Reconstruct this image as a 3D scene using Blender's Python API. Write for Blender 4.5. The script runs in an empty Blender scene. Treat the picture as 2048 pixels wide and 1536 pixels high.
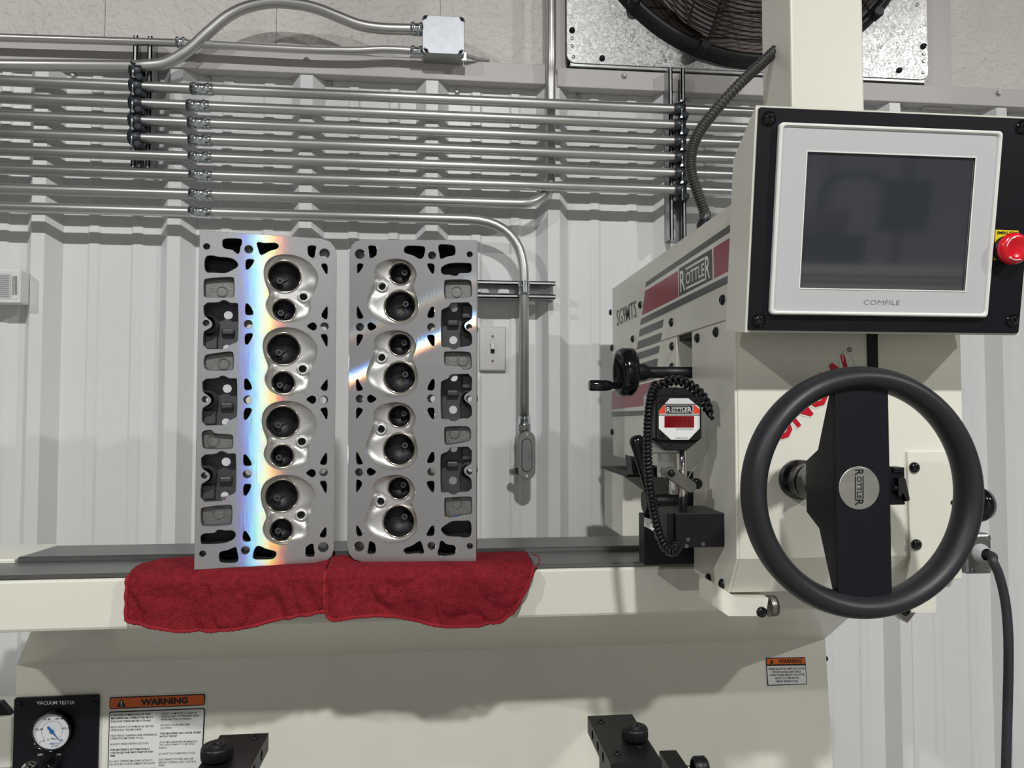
import bpy, bmesh, math, random
from mathutils import Vector as V, Matrix, noise
random.seed(7)
PI = math.pi
R = math.radians
scene = bpy.context.scene
COL = scene.collection

# ---------------------------------------------------------------- camera
FPX = 1450.0
YAW, PIT = R(5.7), R(2.2)
CAM = V((0, 0, 1.40))
FW = V((math.sin(YAW) * math.cos(PIT), math.cos(YAW) * math.cos(PIT), math.sin(PIT)))
RT = V((math.cos(YAW), -math.sin(YAW), 0))
UP = RT.cross(FW)
cd = bpy.data.cameras.new('camera')
cd.sensor_width = 36.0
cd.lens = 36.0 * FPX / 2048.0
cd.clip_start = 0.02
cam = bpy.data.objects.new('camera', cd)
COL.objects.link(cam)
cam.matrix_world = Matrix(((RT.x, UP.x, -FW.x, CAM.x), (RT.y, UP.y, -FW.y, CAM.y), (RT.z, UP.z, -FW.z, CAM.z), (0, 0, 0, 1)))
scene.camera = cam

# ---------------------------------------------------------------- world, lamps, exposure
w = bpy.data.worlds.new('world')
scene.world = w
w.use_nodes = True
w.node_tree.nodes['Background'].inputs[0].default_value = (0.9, 0.95, 1.0, 1)
w.node_tree.nodes['Background'].inputs[1].default_value = 0.05
scene.view_settings.view_transform = 'Standard'
scene.view_settings.look = 'None'
scene.view_settings.gamma = 1.0
scene.view_settings.exposure = 0.12
scene.view_settings.use_curve_mapping = False
LAMPS = [  # x, y, z, watts, size
    (0.15, -1.8, 3.7, 118, 0.17),
    (-3.1, -1.8, 3.7, 110, 0.17),
    (3.4, -1.8, 3.7, 110, 0.17),
    (0.5, -5.4, 3.0, 26, 0.20),
]
for (x, y, z, p, s) in LAMPS:
    ld = bpy.data.lights.new('high_bay_light', 'AREA')
    ld.shape = 'DISK'
    ld.size = s
    ld.energy = p
    ld.color = (1.0, 0.985, 0.96)
    lo = bpy.data.objects.new('high_bay_light', ld)
    lo.location = (x, y, z - 0.012)
    COL.objects.link(lo)


def ray(x, y):
    return FW + RT * ((x - 1024) / FPX) - UP * ((y - 768) / FPX)


def PY(x, y, Y):
    r = ray(x, y)
    return CAM + r * (Y / r.y)


def PX(x, y, X):
    r = ray(x, y)
    return CAM + r * (X / r.x)


def PZ(x, y, Z):
    r = ray(x, y)
    return CAM + r * ((Z - CAM.z) / r.z)


# ---------------------------------------------------------------- materials
MATS = {}


def mat(name, col, rough=0.5, metal=0.0, bump=0.0, bscale=200.0, var=0.0, vscale=8.0, coat=0.0, spec=0.5, stretch=None, rvar=0.0, bdist=0.002, dark=None, world=False):
    if name in MATS:
        return MATS[name]
    m = bpy.data.materials.new(name)
    m.use_nodes = True
    nt = m.node_tree
    b = nt.nodes['Principled BSDF']
    b.inputs['Base Color'].default_value = (*col, 1)
    b.inputs['Roughness'].default_value = rough
    b.inputs['Metallic'].default_value = metal
    b.inputs['Coat Weight'].default_value = coat
    b.inputs['Specular IOR Level'].default_value = spec
    tc = nt.nodes.new('ShaderNodeTexCoord')
    src = tc.outputs['Object']
    if world:
        src = nt.nodes.new('ShaderNodeNewGeometry').outputs['Position']
    if stretch:
        mp = nt.nodes.new('ShaderNodeMapping')
        mp.inputs['Scale'].default_value = stretch
        nt.links.new(src, mp.inputs['Vector'])
        src = mp.outputs['Vector']
    if var > 0 or dark:
        n = nt.nodes.new('ShaderNodeTexNoise')
        n.inputs['Scale'].default_value = vscale
        n.inputs['Detail'].default_value = 6
        nt.links.new(src, n.inputs['Vector'])
        mx = nt.nodes.new('ShaderNodeMix')
        mx.data_type = 'RGBA'
        d = dark or tuple(c * (1 - var) for c in col)
        mx.inputs[6].default_value = (*d, 1)
        mx.inputs[7].default_value = (*col, 1)
        rp = nt.nodes.new('ShaderNodeMapRange')
        rp.inputs[1].default_value = 0.35
        rp.inputs[2].default_value = 0.65
        nt.links.new(n.outputs['Fac'], rp.inputs[0])
        nt.links.new(rp.outputs[0], mx.inputs[0])
        nt.links.new(mx.outputs[2], b.inputs['Base Color'])
        if rvar > 0:
            rr = nt.nodes.new('ShaderNodeMapRange')
            rr.inputs[3].default_value = max(0.02, rough - rvar)
            rr.inputs[4].default_value = rough + rvar
            nt.links.new(n.outputs['Fac'], rr.inputs[0])
            nt.links.new(rr.outputs[0], b.inputs['Roughness'])
    if bump > 0:
        n2 = nt.nodes.new('ShaderNodeTexNoise')
        n2.inputs['Scale'].default_value = bscale
        n2.inputs['Detail'].default_value = 4
        nt.links.new(src, n2.inputs['Vector'])
        bp = nt.nodes.new('ShaderNodeBump')
        bp.inputs['Strength'].default_value = bump
        bp.inputs['Distance'].default_value = bdist
        nt.links.new(n2.outputs['Fac'], bp.inputs['Height'])
        nt.links.new(bp.outputs['Normal'], b.inputs['Normal'])
    MATS[name] = m
    return m


def sub(h):
    """sRGB 0-255 triple to linear"""
    return tuple(((c / 255) / 12.92 if c / 255 <= 0.04045 else ((c / 255 + 0.055) / 1.055) ** 2.4) for c in h)


wall_paint = mat('wall_paint', sub((222, 223, 224)), 0.35, var=0.03, vscale=1.5)
flash_paint = mat('flash_paint', sub((196, 193, 190)), 0.45, var=0.03, vscale=2)
block_paint = mat('block_paint', sub((230, 226, 222)), 0.75, bump=0.85, bscale=62, var=0.05, vscale=14, bdist=0.014, world=True)
mortar_paint = mat('mortar_paint', sub((204, 201, 197)), 0.8, bump=0.5, bscale=150)
concrete = mat('concrete', sub((132, 130, 127)), 0.35, var=0.2, vscale=1.2, bump=0.1, bscale=60)
ceil_paint = mat('ceil_paint', sub((112, 112, 112)), 0.8)
emt = mat('emt', sub((205, 205, 203)), 0.36, 0.9, var=0.18, vscale=14, rvar=0.1, stretch=(0.25, 1, 1))
zinc_sheet = mat('zinc_sheet', sub((168, 171, 177)), 0.48, 1.0, var=0.1, vscale=50)
room_paint = mat('room_paint', sub((138, 139, 140)), 0.6)
zinc = mat('zinc', sub((205, 212, 214)), 0.2, 1.0, bump=0.04, bscale=160)
strut_steel = mat('strut_steel', sub((186, 189, 189)), 0.36, 0.75, var=0.15, vscale=30)
rubber = mat('rubber', sub((38, 44, 54)), 0.55)
clamp_steel = mat('clamp_steel', sub((74, 80, 86)), 0.4, 0.7)
cream = mat('cream', sub((226, 226, 213)), 0.32, var=0.035, vscale=5, coat=0.15)
black_paint = mat('black_paint', sub((13, 15, 22)), 0.42, spec=0.3)
black_anod = mat('black_anod', sub((19, 21, 24)), 0.42, 0.2, bump=0.05, bscale=900)
black_gloss = mat('black_gloss', sub((14, 15, 18)), 0.12)
black_pit = mat('black_pit', sub((8, 9, 12)), 0.7)
wheel_rubber = mat('wheel_rubber', sub((31, 33, 37)), 0.45, bump=0.08, bscale=900)
grey_shell = mat('grey_shell', sub((190, 192, 194)), 0.45)
white_shell = mat('white_shell', sub((232, 232, 228)), 0.35)
ink = mat('ink', sub((20, 20, 22)), 0.5)
grey_ink = mat('grey_ink', sub((120, 122, 124)), 0.5)
white_ink = mat('white_ink', sub((228, 228, 226)), 0.5)
sticker_white = mat('sticker_white', sub((222, 223, 222)), 0.35)
orange_ink = mat('orange_ink', sub((214, 98, 24)), 0.4)
decal_red = mat('decal_red', sub((150, 36, 54)), 0.25)
decal_dark = mat('decal_dark', sub((70, 71, 70)), 0.3)
decal_black = mat('decal_black', sub((40, 42, 42)), 0.3)
decal_white = mat('decal_white', sub((230, 230, 222)), 0.3)
logo_red = mat('logo_red', sub((186, 20, 40)), 0.3)
stop_red = mat('stop_red', sub((214, 20, 36)), 0.25)
stop_yellow = mat('stop_yellow', sub((244, 226, 20)), 0.4)
readout_red = mat('readout_red', sub((120, 8, 16)), 0.15)
digit_red = mat('digit_red', sub((96, 10, 16)), 0.2)
badge_red = mat('badge_red', sub((226, 78, 48)), 0.3)
brushed = mat('brushed', sub((196, 196, 192)), 0.35, 1.0, var=0.1, vscale=40, stretch=(1, 1, 12))
satin_alu = mat('satin_alu', sub((206, 206, 203)), 0.36, 0.6)
chrome = mat('chrome', sub((225, 224, 220)), 0.1, 1.0)
steel = mat('steel', sub((150, 148, 142)), 0.35, 1.0, var=0.15, vscale=40)
way_steel = mat('way_steel', sub((120, 122, 120)), 0.36, 0.75, var=0.12, vscale=9, stretch=(0.5, 3, 3), rvar=0.1)
die_cast = mat('die_cast', sub((150, 151, 151)), 0.35, 1.0, bump=0.2, bscale=500)
cast_alu = mat('cast_alu', sub((128, 128, 127)), 0.55, 0.9, bump=0.5, bscale=420, var=0.15, vscale=60, bdist=0.001)
chamber_alu = mat('chamber_alu', sub((212, 212, 211)), 0.38, 0.9, bump=0.25, bscale=500, bdist=0.0006)
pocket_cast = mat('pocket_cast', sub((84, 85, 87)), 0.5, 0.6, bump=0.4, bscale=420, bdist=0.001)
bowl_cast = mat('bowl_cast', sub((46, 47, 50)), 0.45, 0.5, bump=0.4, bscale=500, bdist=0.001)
seat_steel = mat('seat_steel', sub((196, 190, 178)), 0.16, 1.0)
recess_shade = mat('recess_shade', sub((24, 25, 28)), 0.75)  # near-black colour gives the shade deep inside the head's openings
blue_ink = mat('blue_ink', sub((30, 92, 160)), 0.4)
blue_plastic = mat('blue_plastic', sub((30, 110, 190)), 0.25)
dial_white = mat('dial_white', sub((214, 217, 220)), 0.35)
terry = mat('terry', sub((146, 40, 50)), 0.95, bump=1.0, bscale=480, var=0.28, vscale=130, bdist=0.004, spec=0.1)
hem_terry = mat('hem_terry', sub((162, 48, 56)), 0.95, bump=1.0, bscale=700, bdist=0.003, spec=0.1)
fan_black = mat('fan_black', sub((22, 22, 24)), 0.42)
louver = mat('louver', sub((112, 100, 94)), 0.5, var=0.25, vscale=9)
lens_glow = mat('lamp_housing', sub((70, 72, 75)), 0.5, 0.5)


def galvanized():
    m = bpy.data.materials.new('galvanized_spangle')
    m.use_nodes = True
    nt = m.node_tree
    b = nt.nodes['Principled BSDF']
    b.inputs['Metallic'].default_value = 1.0
    tc = nt.nodes.new('ShaderNodeTexCoord')
    vo = nt.nodes.new('ShaderNodeTexVoronoi')
    vo.inputs['Scale'].default_value = 190
    wv = nt.nodes.new('ShaderNodeTexNoise')
    wv.inputs['Scale'].default_value = 60
    mixv = nt.nodes.new('ShaderNodeMixRGB')
    mixv.inputs[0].default_value = 0.05
    nt.links.new(tc.outputs['Object'], mixv.inputs[1])
    nt.links.new(wv.outputs['Color'], mixv.inputs[2])
    nt.links.new(tc.outputs['Object'], wv.inputs['Vector'])
    nt.links.new(mixv.outputs[0], vo.inputs['Vector'])
    r1 = nt.nodes.new('ShaderNodeMapRange')
    r1.inputs[3].default_value = 0.30
    r1.inputs[4].default_value = 0.5
    sp = nt.nodes.new('ShaderNodeSeparateColor')
    nt.links.new(vo.outputs['Color'], sp.inputs[0])
    nt.links.new(sp.outputs[0], r1.inputs[0])
    nt.links.new(r1.outputs[0], b.inputs['Roughness'])
    cr = nt.nodes.new('ShaderNodeMapRange')
    cr.inputs[3].default_value = 0.34
    cr.inputs[4].default_value = 0.60
    nt.links.new(sp.outputs[1], cr.inputs[0])
    cc = nt.nodes.new('ShaderNodeCombineColor')
    for i in range(3):
        nt.links.new(cr.outputs[0], cc.inputs[i])
    nt.links.new(cc.outputs[0], b.inputs['Base Color'])
    bp = nt.nodes.new('ShaderNodeBump')
    bp.inputs['Strength'].default_value = 0.25
    bp.inputs['Distance'].default_value = 0.002
    nt.links.new(sp.outputs[2], bp.inputs['Height'])
    nt.links.new(bp.outputs['Normal'], b.inputs['Normal'])
    return m


galv = galvanized()


def machined_aluminium(shift=0.0, disp=0.007, turn=0.0, amount=0.09, rough=0.20):
    """fly-cut deck: brushed metal whose fine grooves split the lamp's reflection by wavelength"""
    m = bpy.data.materials.new('machined_aluminium')
    m.use_nodes = True
    nt = m.node_tree
    nt.nodes.remove(nt.nodes['Principled BSDF'])
    out = nt.nodes['Material Output']
    tc = nt.nodes.new('ShaderNodeTexCoord')
    mp = nt.nodes.new('ShaderNodeMapping')
    mp.inputs['Scale'].default_value = (60, 60, 4)
    nt.links.new(tc.outputs['Object'], mp.inputs['Vector'])
    n = nt.nodes.new('ShaderNodeTexNoise')
    n.inputs['Scale'].default_value = 6
    n.inputs['Detail'].default_value = 5
    nt.links.new(mp.outputs[0], n.inputs['Vector'])
    bp = nt.nodes.new('ShaderNodeBump')
    bp.inputs['Strength'].default_value = 0.03
    bp.inputs['Distance'].default_value = 0.001
    nt.links.new(n.outputs['Fac'], bp.inputs['Height'])
    tan = nt.nodes.new('ShaderNodeTangent')
    tan.direction_type = 'RADIAL'
    tan.axis = 'Z'
    base = nt.nodes.new('ShaderNodeBsdfPrincipled')
    base.inputs['Base Color'].default_value = (0.50, 0.50, 0.51, 1)
    base.inputs['Metallic'].default_value = 0.8
    base.inputs['Roughness'].default_value = 0.34
    base.inputs['Anisotropic'].default_value = 0.6
    nt.links.new(bp.outputs['Normal'], base.inputs['Normal'])
    nt.links.new(tan.outputs[0], base.inputs['Tangent'])
    last = None
    for i, (c, d) in enumerate((((1, 0, 0), -disp), ((0, 1, 0), 0.0), ((0, 0, 1), disp))):
        va = nt.nodes.new('ShaderNodeVectorMath')
        va.operation = 'ADD'
        va.inputs[1].default_value = (d + shift, 0, d * 0.4)
        nt.links.new(bp.outputs['Normal'], va.inputs[0])
        vn = nt.nodes.new('ShaderNodeVectorMath')
        vn.operation = 'NORMALIZE'
        nt.links.new(va.outputs[0], vn.inputs[0])
        g = nt.nodes.new('ShaderNodeBsdfAnisotropic')
        g.inputs['Color'].default_value = (c[0] * 0.85, c[1] * 0.85, c[2] * 0.85, 1)
        g.inputs['Roughness'].default_value = rough
        g.inputs['Anisotropy'].default_value = 1.0
        g.inputs['Rotation'].default_value = turn
        nt.links.new(vn.outputs[0], g.inputs['Normal'])
        nt.links.new(tan.outputs[0], g.inputs['Tangent'])
        if last is None:
            last = g.outputs[0]
        else:
            ad = nt.nodes.new('ShaderNodeAddShader')
            nt.links.new(last, ad.inputs[0])
            nt.links.new(g.outputs[0], ad.inputs[1])
            last = ad.outputs[0]
    ms = nt.nodes.new('ShaderNodeMixShader')
    ms.inputs[0].default_value = amount
    nt.links.new(base.outputs[0], ms.inputs[1])
    nt.links.new(last, ms.inputs[2])
    last = ms.outputs[0]
    nt.links.new(last, out.inputs['Surface'])
    return m


deck_alu = machined_aluminium()
deck_alu_b = machined_aluminium(0.066, 0.020, 0.82, 0.20, 0.38)   # lobes turned and normals tilted to place a rainbow sheen on the right deck


def clear(name, tint, rough=0.02):
    m = mat(name, tint, rough)
    b = m.node_tree.nodes['Principled BSDF']
    b.inputs['Transmission Weight'].default_value = 1.0
    b.inputs['IOR'].default_value = 1.2
    return m


acrylic = clear('acrylic', (0.93, 0.95, 0.93))
screen_glass = mat('screen_glass', sub((54, 57, 63)), 0.06, coat=0.6, spec=0.7)


# ---------------------------------------------------------------- mesh helpers
class MB:
    def __init__(s):
        s.v, s.f, s.m, s.s = [], [], [], []

    def add(s, vs, fs, mi=0, smooth=False):
        o = len(s.v)
        s.v += [V(p) for p in vs]
        for f in fs:
            s.f.append([i + o for i in f])
            s.m.append(mi)
            s.s.append(smooth)
        return s

    def box(s, lo, hi, mi=0, M=None):
        x0, y0, z0 = lo
        x1, y1, z1 = hi
        vs = [V(p) for p in ((x0, y0, z0), (x1, y0, z0), (x1, y1, z0), (x0, y1, z0), (x0, y0, z1), (x1, y0, z1), (x1, y1, z1), (x0, y1, z1))]
        if M:
            vs = [M @ p for p in vs]
        return s.add(vs, [(0, 3, 2, 1), (4, 5, 6, 7), (0, 1, 5, 4), (1, 2, 6, 5), (2, 3, 7, 6), (3, 0, 4, 7)], mi)

    def bbox(s, lo, hi, bev=0.003, mi=0, seg=2, M=None):
        bm = bmesh.new()
        bmesh.ops.create_cube(bm, size=1)
        c = (V(lo) + V(hi)) / 2
        d = V(hi) - V(lo)
        for v in bm.verts:
            v.co = V((v.co.x * d.x, v.co.y * d.y, v.co.z * d.z)) + c
        bmesh.ops.bevel(bm, geom=list(bm.edges), offset=bev, segments=seg, affect='EDGES', profile=0.5)
        s.bm(bm, mi, M)
        return s

    def bm(s, bm, mi=0, M=None, smooth=False):
        bm.verts.ensure_lookup_table()
        bm.verts.index_update()
        vs = [(M @ v.co) if M else v.co.copy() for v in bm.verts]
        s.add(vs, [[v.index for v in f.verts] for f in bm.faces], mi, smooth)
        bm.free()
        return s

    def mesh(s, me, mi=0, fn=None, smooth=False):
        vs = [fn(v.co) if fn else v.co.copy() for v in me.vertices]
        return s.add(vs, [list(p.vertices) for p in me.polygons], mi, smooth)

    def frame(s, d):
        d = V(d).normalized()
        a = V((0, 0, 1)) if abs(d.z) < 0.9 else V((1, 0, 0))
        u = d.cross(a).normalized()
        return d, u, d.cross(u)

    def lathe(s, p0, axis, prof, n=28, mi=0, smooth=True, sharp=True):
        """prof: list of (r, h) along axis"""
        d, u, w_ = s.frame(axis)
        p0 = V(p0)
        for k in range(len(prof) - 1):
            (r0, h0), (r1, h1) = prof[k], prof[k + 1]
            vs, fs = [], []
            for i in range(n):
                a = 2 * PI * i / n
                e = u * math.cos(a) + w_ * math.sin(a)
                vs += [p0 + d * h0 + e * r0, p0 + d * h1 + e * r1]
            for i in range(n):
                j = (i + 1) % n
                if r0 < 1e-7:
                    fs.append((2 * i, 2 * j + 1, 2 * i + 1))
                elif r1 < 1e-7:
                    fs.append((2 * i, 2 * j, 2 * i + 1))
                else:
                    fs.append((2 * i, 2 * j, 2 * j + 1, 2 * i + 1))
            flat = abs(h1 - h0) < 1e-7
            s.add(vs, fs, mi, smooth and not flat)
        return s

    def cyl(s, p0, p1, r, n=20, mi=0, r1=None):
        p0, p1 = V(p0), V(p1)
        L = (p1 - p0).length
        r1 = r if r1 is None else r1
        return s.lathe(p0, p1 - p0, [(0, 0), (r, 0), (r1, L), (0, L)], n, mi)

    def tube(s, path, r, n=12, mi=0, caps=True, closed=False):
        path = [V(p) for p in path]
        N = len(path)
        t0 = (path[1] - path[0]).normalized()
        _, u, _w = s.frame(t0)
        vs, fs = [], []
        for k, p in enumerate(path):
            if closed:
                t = (path[(k + 1) % N] - path[k - 1]).normalized()
            else:
                t = (path[min(k + 1, N - 1)] - path[max(k - 1, 0)]).normalized()
            u = (u - t * u.dot(t)).normalized()
            w_ = t.cross(u)
            rr = r(k / (N - 1)) if callable(r) else r
            for i in range(n):
                a = 2 * PI * i / n
                vs.append(p + u * (math.cos(a) * rr) + w_ * (math.sin(a) * rr))
        for k in range(N if closed else N - 1):
            k2 = (k + 1) % N
            for i in range(n):
                j = (i + 1) % n
                fs.append((k * n + i, k * n + j, k2 * n + j, k2 * n + i))
        s.add(vs, fs, mi, True)
        if caps and not closed:
            s.add(vs[:n], [list(range(n))[::-1]], mi)
            s.add(vs[-n:], [list(range(n))], mi)
        return s

    def prism(s, poly, d, mi=0, mi_side=None):
        poly = [V(p) for p in poly]
        d = V(d)
        n = len(poly)
        vs = poly + [p + d for p in poly]
        s.add(vs, [list(range(n))[::-1], [i + n for i in range(n)]], mi)
        s.add(vs, [(i, (i + 1) % n, (i + 1) % n + n, i + n) for i in range(n)], mi if mi_side is None else mi_side)
        return s

    def grid(s, rows, mi=0, smooth=True):
        h, w_ = len(rows), len(rows[0])
        vs = [p for r_ in rows for p in r_]
        fs = [(i * w_ + j, i * w_ + j + 1, (i + 1) * w_ + j + 1, (i + 1) * w_ + j) for i in range(h - 1) for j in range(w_ - 1)]
        return s.add(vs, fs, mi, smooth)

    def build(s, name, mats, parent=None, fix=True):
        me = bpy.data.meshes.new(name)
        me.from_pydata(s.v, [], s.f)
        if not isinstance(mats, (list, tuple)):
            mats = [mats]
        for m in mats:
            me.materials.append(m)
        me.polygons.foreach_set('material_index', s.m)
        me.polygons.foreach_set('use_smooth', s.s)
        if fix:
            b = bmesh.new()
            b.from_mesh(me)
            bmesh.ops.remove_doubles(b, verts=b.verts, dist=1e-6)
            bmesh.ops.recalc_face_normals(b, faces=b.faces)
            b.to_mesh(me)
            b.free()
        me.update()
        o = bpy.data.objects.new(name, me)
        COL.objects.link(o)
        if parent:
            setpar(o, parent)
        return o


def wm(o):
    return (wm(o.parent) @ o.matrix_parent_inverse @ o.matrix_basis) if o.parent else o.matrix_basis.copy()


def setpar(o, p, keep=True):
    o.parent = p
    o.matrix_parent_inverse = wm(p).inverted() if keep else Matrix()


def tag(o, label, cat=None, group=None, kind=None):
    if label:
        o['label'] = label
    if cat:
        o['category'] = cat
    if group:
        o['group'] = group
    if kind:
        o['kind'] = kind
    return o


def thing(name, label, cat, loc=(0, 0, 0), group=None):
    o = bpy.data.objects.new(name, None)
    o.empty_display_size = 0.05
    o.location = loc
    COL.objects.link(o)
    return tag(o, label, cat, group)


def inst(name, me, loc, parent=None, rot=None):
    o = bpy.data.objects.new(name, me)
    COL.objects.link(o)
    o.matrix_basis = Matrix.Translation(V(loc)) @ (rot.to_4x4() if rot else Matrix())
    if parent:
        setpar(o, parent)
    return o


def mesh_of(mb, name, mats):
    o = mb.build(name, mats)
    me = o.data
    bpy.data.objects.remove(o)
    return me


def smooth_poly(p, it=2):
    for _ in range(it):
        q = []
        for i in range(len(p)):
            a, b = p[i], p[(i + 1) % len(p)]
            q += [(a[0] * .75 + b[0] * .25, a[1] * .75 + b[1] * .25), (a[0] * .25 + b[0] * .75, a[1] * .25 + b[1] * .75)]
        p = q
    return p


def circ(cx, cy, r, n=24, ry=None):
    return [(cx + r * math.cos(2 * PI * i / n), cy + (ry or r) * math.sin(2 * PI * i / n)) for i in range(n)]


def rrect(x0, y0, x1, y1, r, n=6):
    out = []
    for cx, cy, a0 in ((x1 - r, y1 - r, 0), (x0 + r, y1 - r, 90), (x0 + r, y0 + r, 180), (x1 - r, y0 + r, 270)):
        for i in range(n + 1):
            a = R(a0 + 90 * i / n)
            out.append((cx + r * math.cos(a), cy + r * math.sin(a)))
    return out


def plate(outer, holes, depth, bevel=0.0):
    """flat plate with holes in its xy plane, thickness along z centred on 0; returns a mesh"""
    cu = bpy.data.curves.new('plate', 'CURVE')
    cu.dimensions = '2D'
    cu.fill_mode = 'BOTH'
    cu.extrude = depth / 2 - bevel
    if bevel:
        cu.bevel_depth = bevel
        cu.bevel_resolution = 0
        cu.offset = -bevel
    for pl in [outer] + list(holes):
        sp = cu.splines.new('POLY')
        sp.points.add(len(pl) - 1)
        for q, p in zip(sp.points, pl):
            q.co = (p[0], p[1], 0, 1)
        sp.use_cyclic_u = True
    o = bpy.data.objects.new('plate', cu)
    COL.objects.link(o)
    dg = bpy.context.evaluated_depsgraph_get()
    dg.update()
    me = bpy.data.meshes.new_from_object(o.evaluated_get(dg))
    bpy.data.objects.remove(o)
    bpy.data.curves.remove(cu)
    return me


TXT = {}


def text_mesh(t, bold=0.0, res=2):
    """text as flat triangles, list of verts scaled to the unit square, and faces"""
    k = (t, bold, res)
    if k in TXT:
        return TXT[k]
    cu = bpy.data.curves.new('txt', 'FONT')
    cu.body = t
    cu.resolution_u = res
    cu.offset = bold
    o = bpy.data.objects.new('txt', cu)
    COL.objects.link(o)
    dg = bpy.context.evaluated_depsgraph_get()
    dg.update()
    me = bpy.data.meshes.new_from_object(o.evaluated_get(dg))
    bpy.data.objects.remove(o)
    xs = [v.co.x for v in me.vertices]
    ys = [v.co.y for v in me.vertices]
    x0, x1, y0, y1 = min(xs), max(xs), min(ys), max(ys)
    vs = [((v.co.x - x0) / (x1 - x0), (v.co.y - y0) / (y1 - y0)) for v in me.vertices]
    fs = [list(p.vertices) for p in me.polygons]
    bpy.data.meshes.remove(me)
    TXT[k] = (vs, fs)
    return TXT[k]


class Surf:
    """a plane given by a picture-to-plane function and its outward normal, for prints on a face"""

    def __init__(s, fn, n):
        s.fn, s.n = fn, V(n).normalized()

    def p(s, x, y, off=0.0):
        return s.fn(x, y) + s.n * off

    def quad(s, q, off):
        return [s.p(x, y, off) for x, y in q]


def put_text(mb, surf, t, q, off=0.0006, mi=0, bold=0.0, res=2):
    """q = top-left, top-right, bottom-right, bottom-left picture points of the text's box"""
    tl, tr, br, bl = surf.quad(q, off)
    vs, fs = text_mesh(t, bold, res)
    mb.add([(bl * (1 - u) + br * u) * (1 - v) + (tl * (1 - u) + tr * u) * v for u, v in vs], fs, mi)


def put_line(mb, surf, t, x0, y0, x1, h, slope, off=0.0006, mi=0, bold=0.0, res=1):
    y1 = y0 + (x1 - x0) * slope
    put_text(mb, surf, t, [(x0, y0 - h / 2), (x1, y1 - h / 2), (x1, y1 + h / 2), (x0, y0 + h / 2)], off, mi, bold, res)


def put_poly(mb, surf, pts, off=0.0004, mi=0):
    vs = [surf.p(x, y, off) for x, y in pts]
    mb.add(vs, [list(range(len(vs)))], mi)


def lerp2(a, b, t):
    return (a[0] + (b[0] - a[0]) * t, a[1] + (b[1] - a[1]) * t)


def sub_quad(q, u0, v0, u1, v1):
    tl, tr, br, bl = q

    def at(u, v):
        return lerp2(lerp2(bl, br, u), lerp2(tl, tr, u), v)
    return [at(u0, v1), at(u1, v1), at(u1, v0), at(u0, v0)]


def put_logo(mb, surf, q, off, mi):
    """the maker's wordmark: tall first and last letter, small ones between two bars"""
    put_text(mb, surf, 'R', sub_quad(q, 0, 0, .165, 1), off, mi, 0.015)
    put_text(mb, surf, 'OTTLE', sub_quad(q, .19, .22, .81, .78), off, mi, 0.012)
    put_text(mb, surf, 'R', sub_quad(q, .835, 0, 1, 1), off, mi, 0.015)
    put_poly(mb, surf, sub_quad(q, .185, .90, .82, 1.0), off, mi)
    put_poly(mb, surf, sub_quad(q, .185, 0.0, .82, .10), off, mi)


def fillet(pts, rad, n=8):
    """polyline with rounded corners"""
    pts = [V(p) for p in pts]
    out = [pts[0]]
    for i in range(1, len(pts) - 1):
        a, b, c = pts[i - 1], pts[i], pts[i + 1]
        d0, d1 = (a - b), (c - b)
        r = min(rad, d0.length * .49, d1.length * .49)
        p0, p1 = b + d0.normalized() * r, b + d1.normalized() * r
        for k in range(n + 1):
            t = k / n
            out.append(p0 * (1 - t) ** 2 + b * 2 * t * (1 - t) + p1 * t * t)
    out.append(pts[-1])
    return out


def catmull(pts, n=8):
    pts = [V(p) for p in pts]
    P = [pts[0] * 2 - pts[1]] + pts + [pts[-1] * 2 - pts[-2]]
    out = []
    for i in range(1, len(P) - 2):
        for k in range(n):
            t = k / n
            a, b, c, d = P[i - 1], P[i], P[i + 1], P[i + 2]
            out.append(0.5 * ((2 * b) + (c - a) * t + (2 * a - 5 * b + 4 * c - d) * t * t + (3 * b - a - 3 * c + d) * t ** 3))
    out.append(pts[-1])
    return out

# ================================================================ the room
WY = 1.78          # face of the wall panels between their ribs
RIB0, PITCH = -0.021, 0.299


def structure(name, mb, m, label=None):
    o = mb.build(name, m)
    o['kind'] = 'structure'
    if label:
        o['label'] = label
    return o


structure('floor', MB().box((-7, -6.5, -0.1), (7, 2.0, 0.0)), concrete)
structure('ceiling', MB().box((-7, -6.5, 4.5), (7, 2.0, 4.6)), ceil_paint)
structure('wall_left', MB().box((-7.1, -6.5, 0.0), (-7, 2.0, 4.5)), room_paint)
structure('wall_right', MB().box((7, -6.5, 0.0), (7.1, 2.0, 4.5)), room_paint)
structure('wall_front', MB().box((-7, -6.6, 0.0), (7, -6.5, 4.5)), wall_paint)
wall = structure('wall_back', MB().box((-7, 1.800, 0.0), (7, 2.0, 4.5)), mortar_paint, 'painted block wall with ribbed white metal panels below')


def rib_profile(k0, k1):
    pts = []
    for k in range(k0, k1):
        c = RIB0 + PITCH * k
        pts += [(c - .0145, WY - .032), (c + .0145, WY - .032), (c + .040, WY)]
        for f in (.365, .690):
            m_ = c + PITCH * f
            pts += [(m_ - .015, WY), (m_ - .009, WY - .0035), (m_ + .009, WY - .0035), (m_ + .015, WY)]
        pts += [(c + PITCH - .040, WY)]
    c = RIB0 + PITCH * k1
    pts += [(c - .0145, WY - .032)]
    return pts


for k0 in range(-22, 22, 3):
    pts = rib_profile(k0, k0 + 3)
    mb = MB()
    for sgn, off in ((1, 0.0), (-1, 0.0008)):
        vs = []
        for (x, y) in pts:
            vs += [(x, y + off, 0.0), (x, y + off, 2.236)]
        mb.add(vs, [(2 * i, 2 * i + 2, 2 * i + 3, 2 * i + 1)[::sgn] for i in range(len(pts) - 1)])
    mb.build('metal_panel', wall_paint, wall, fix=False)

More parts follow.
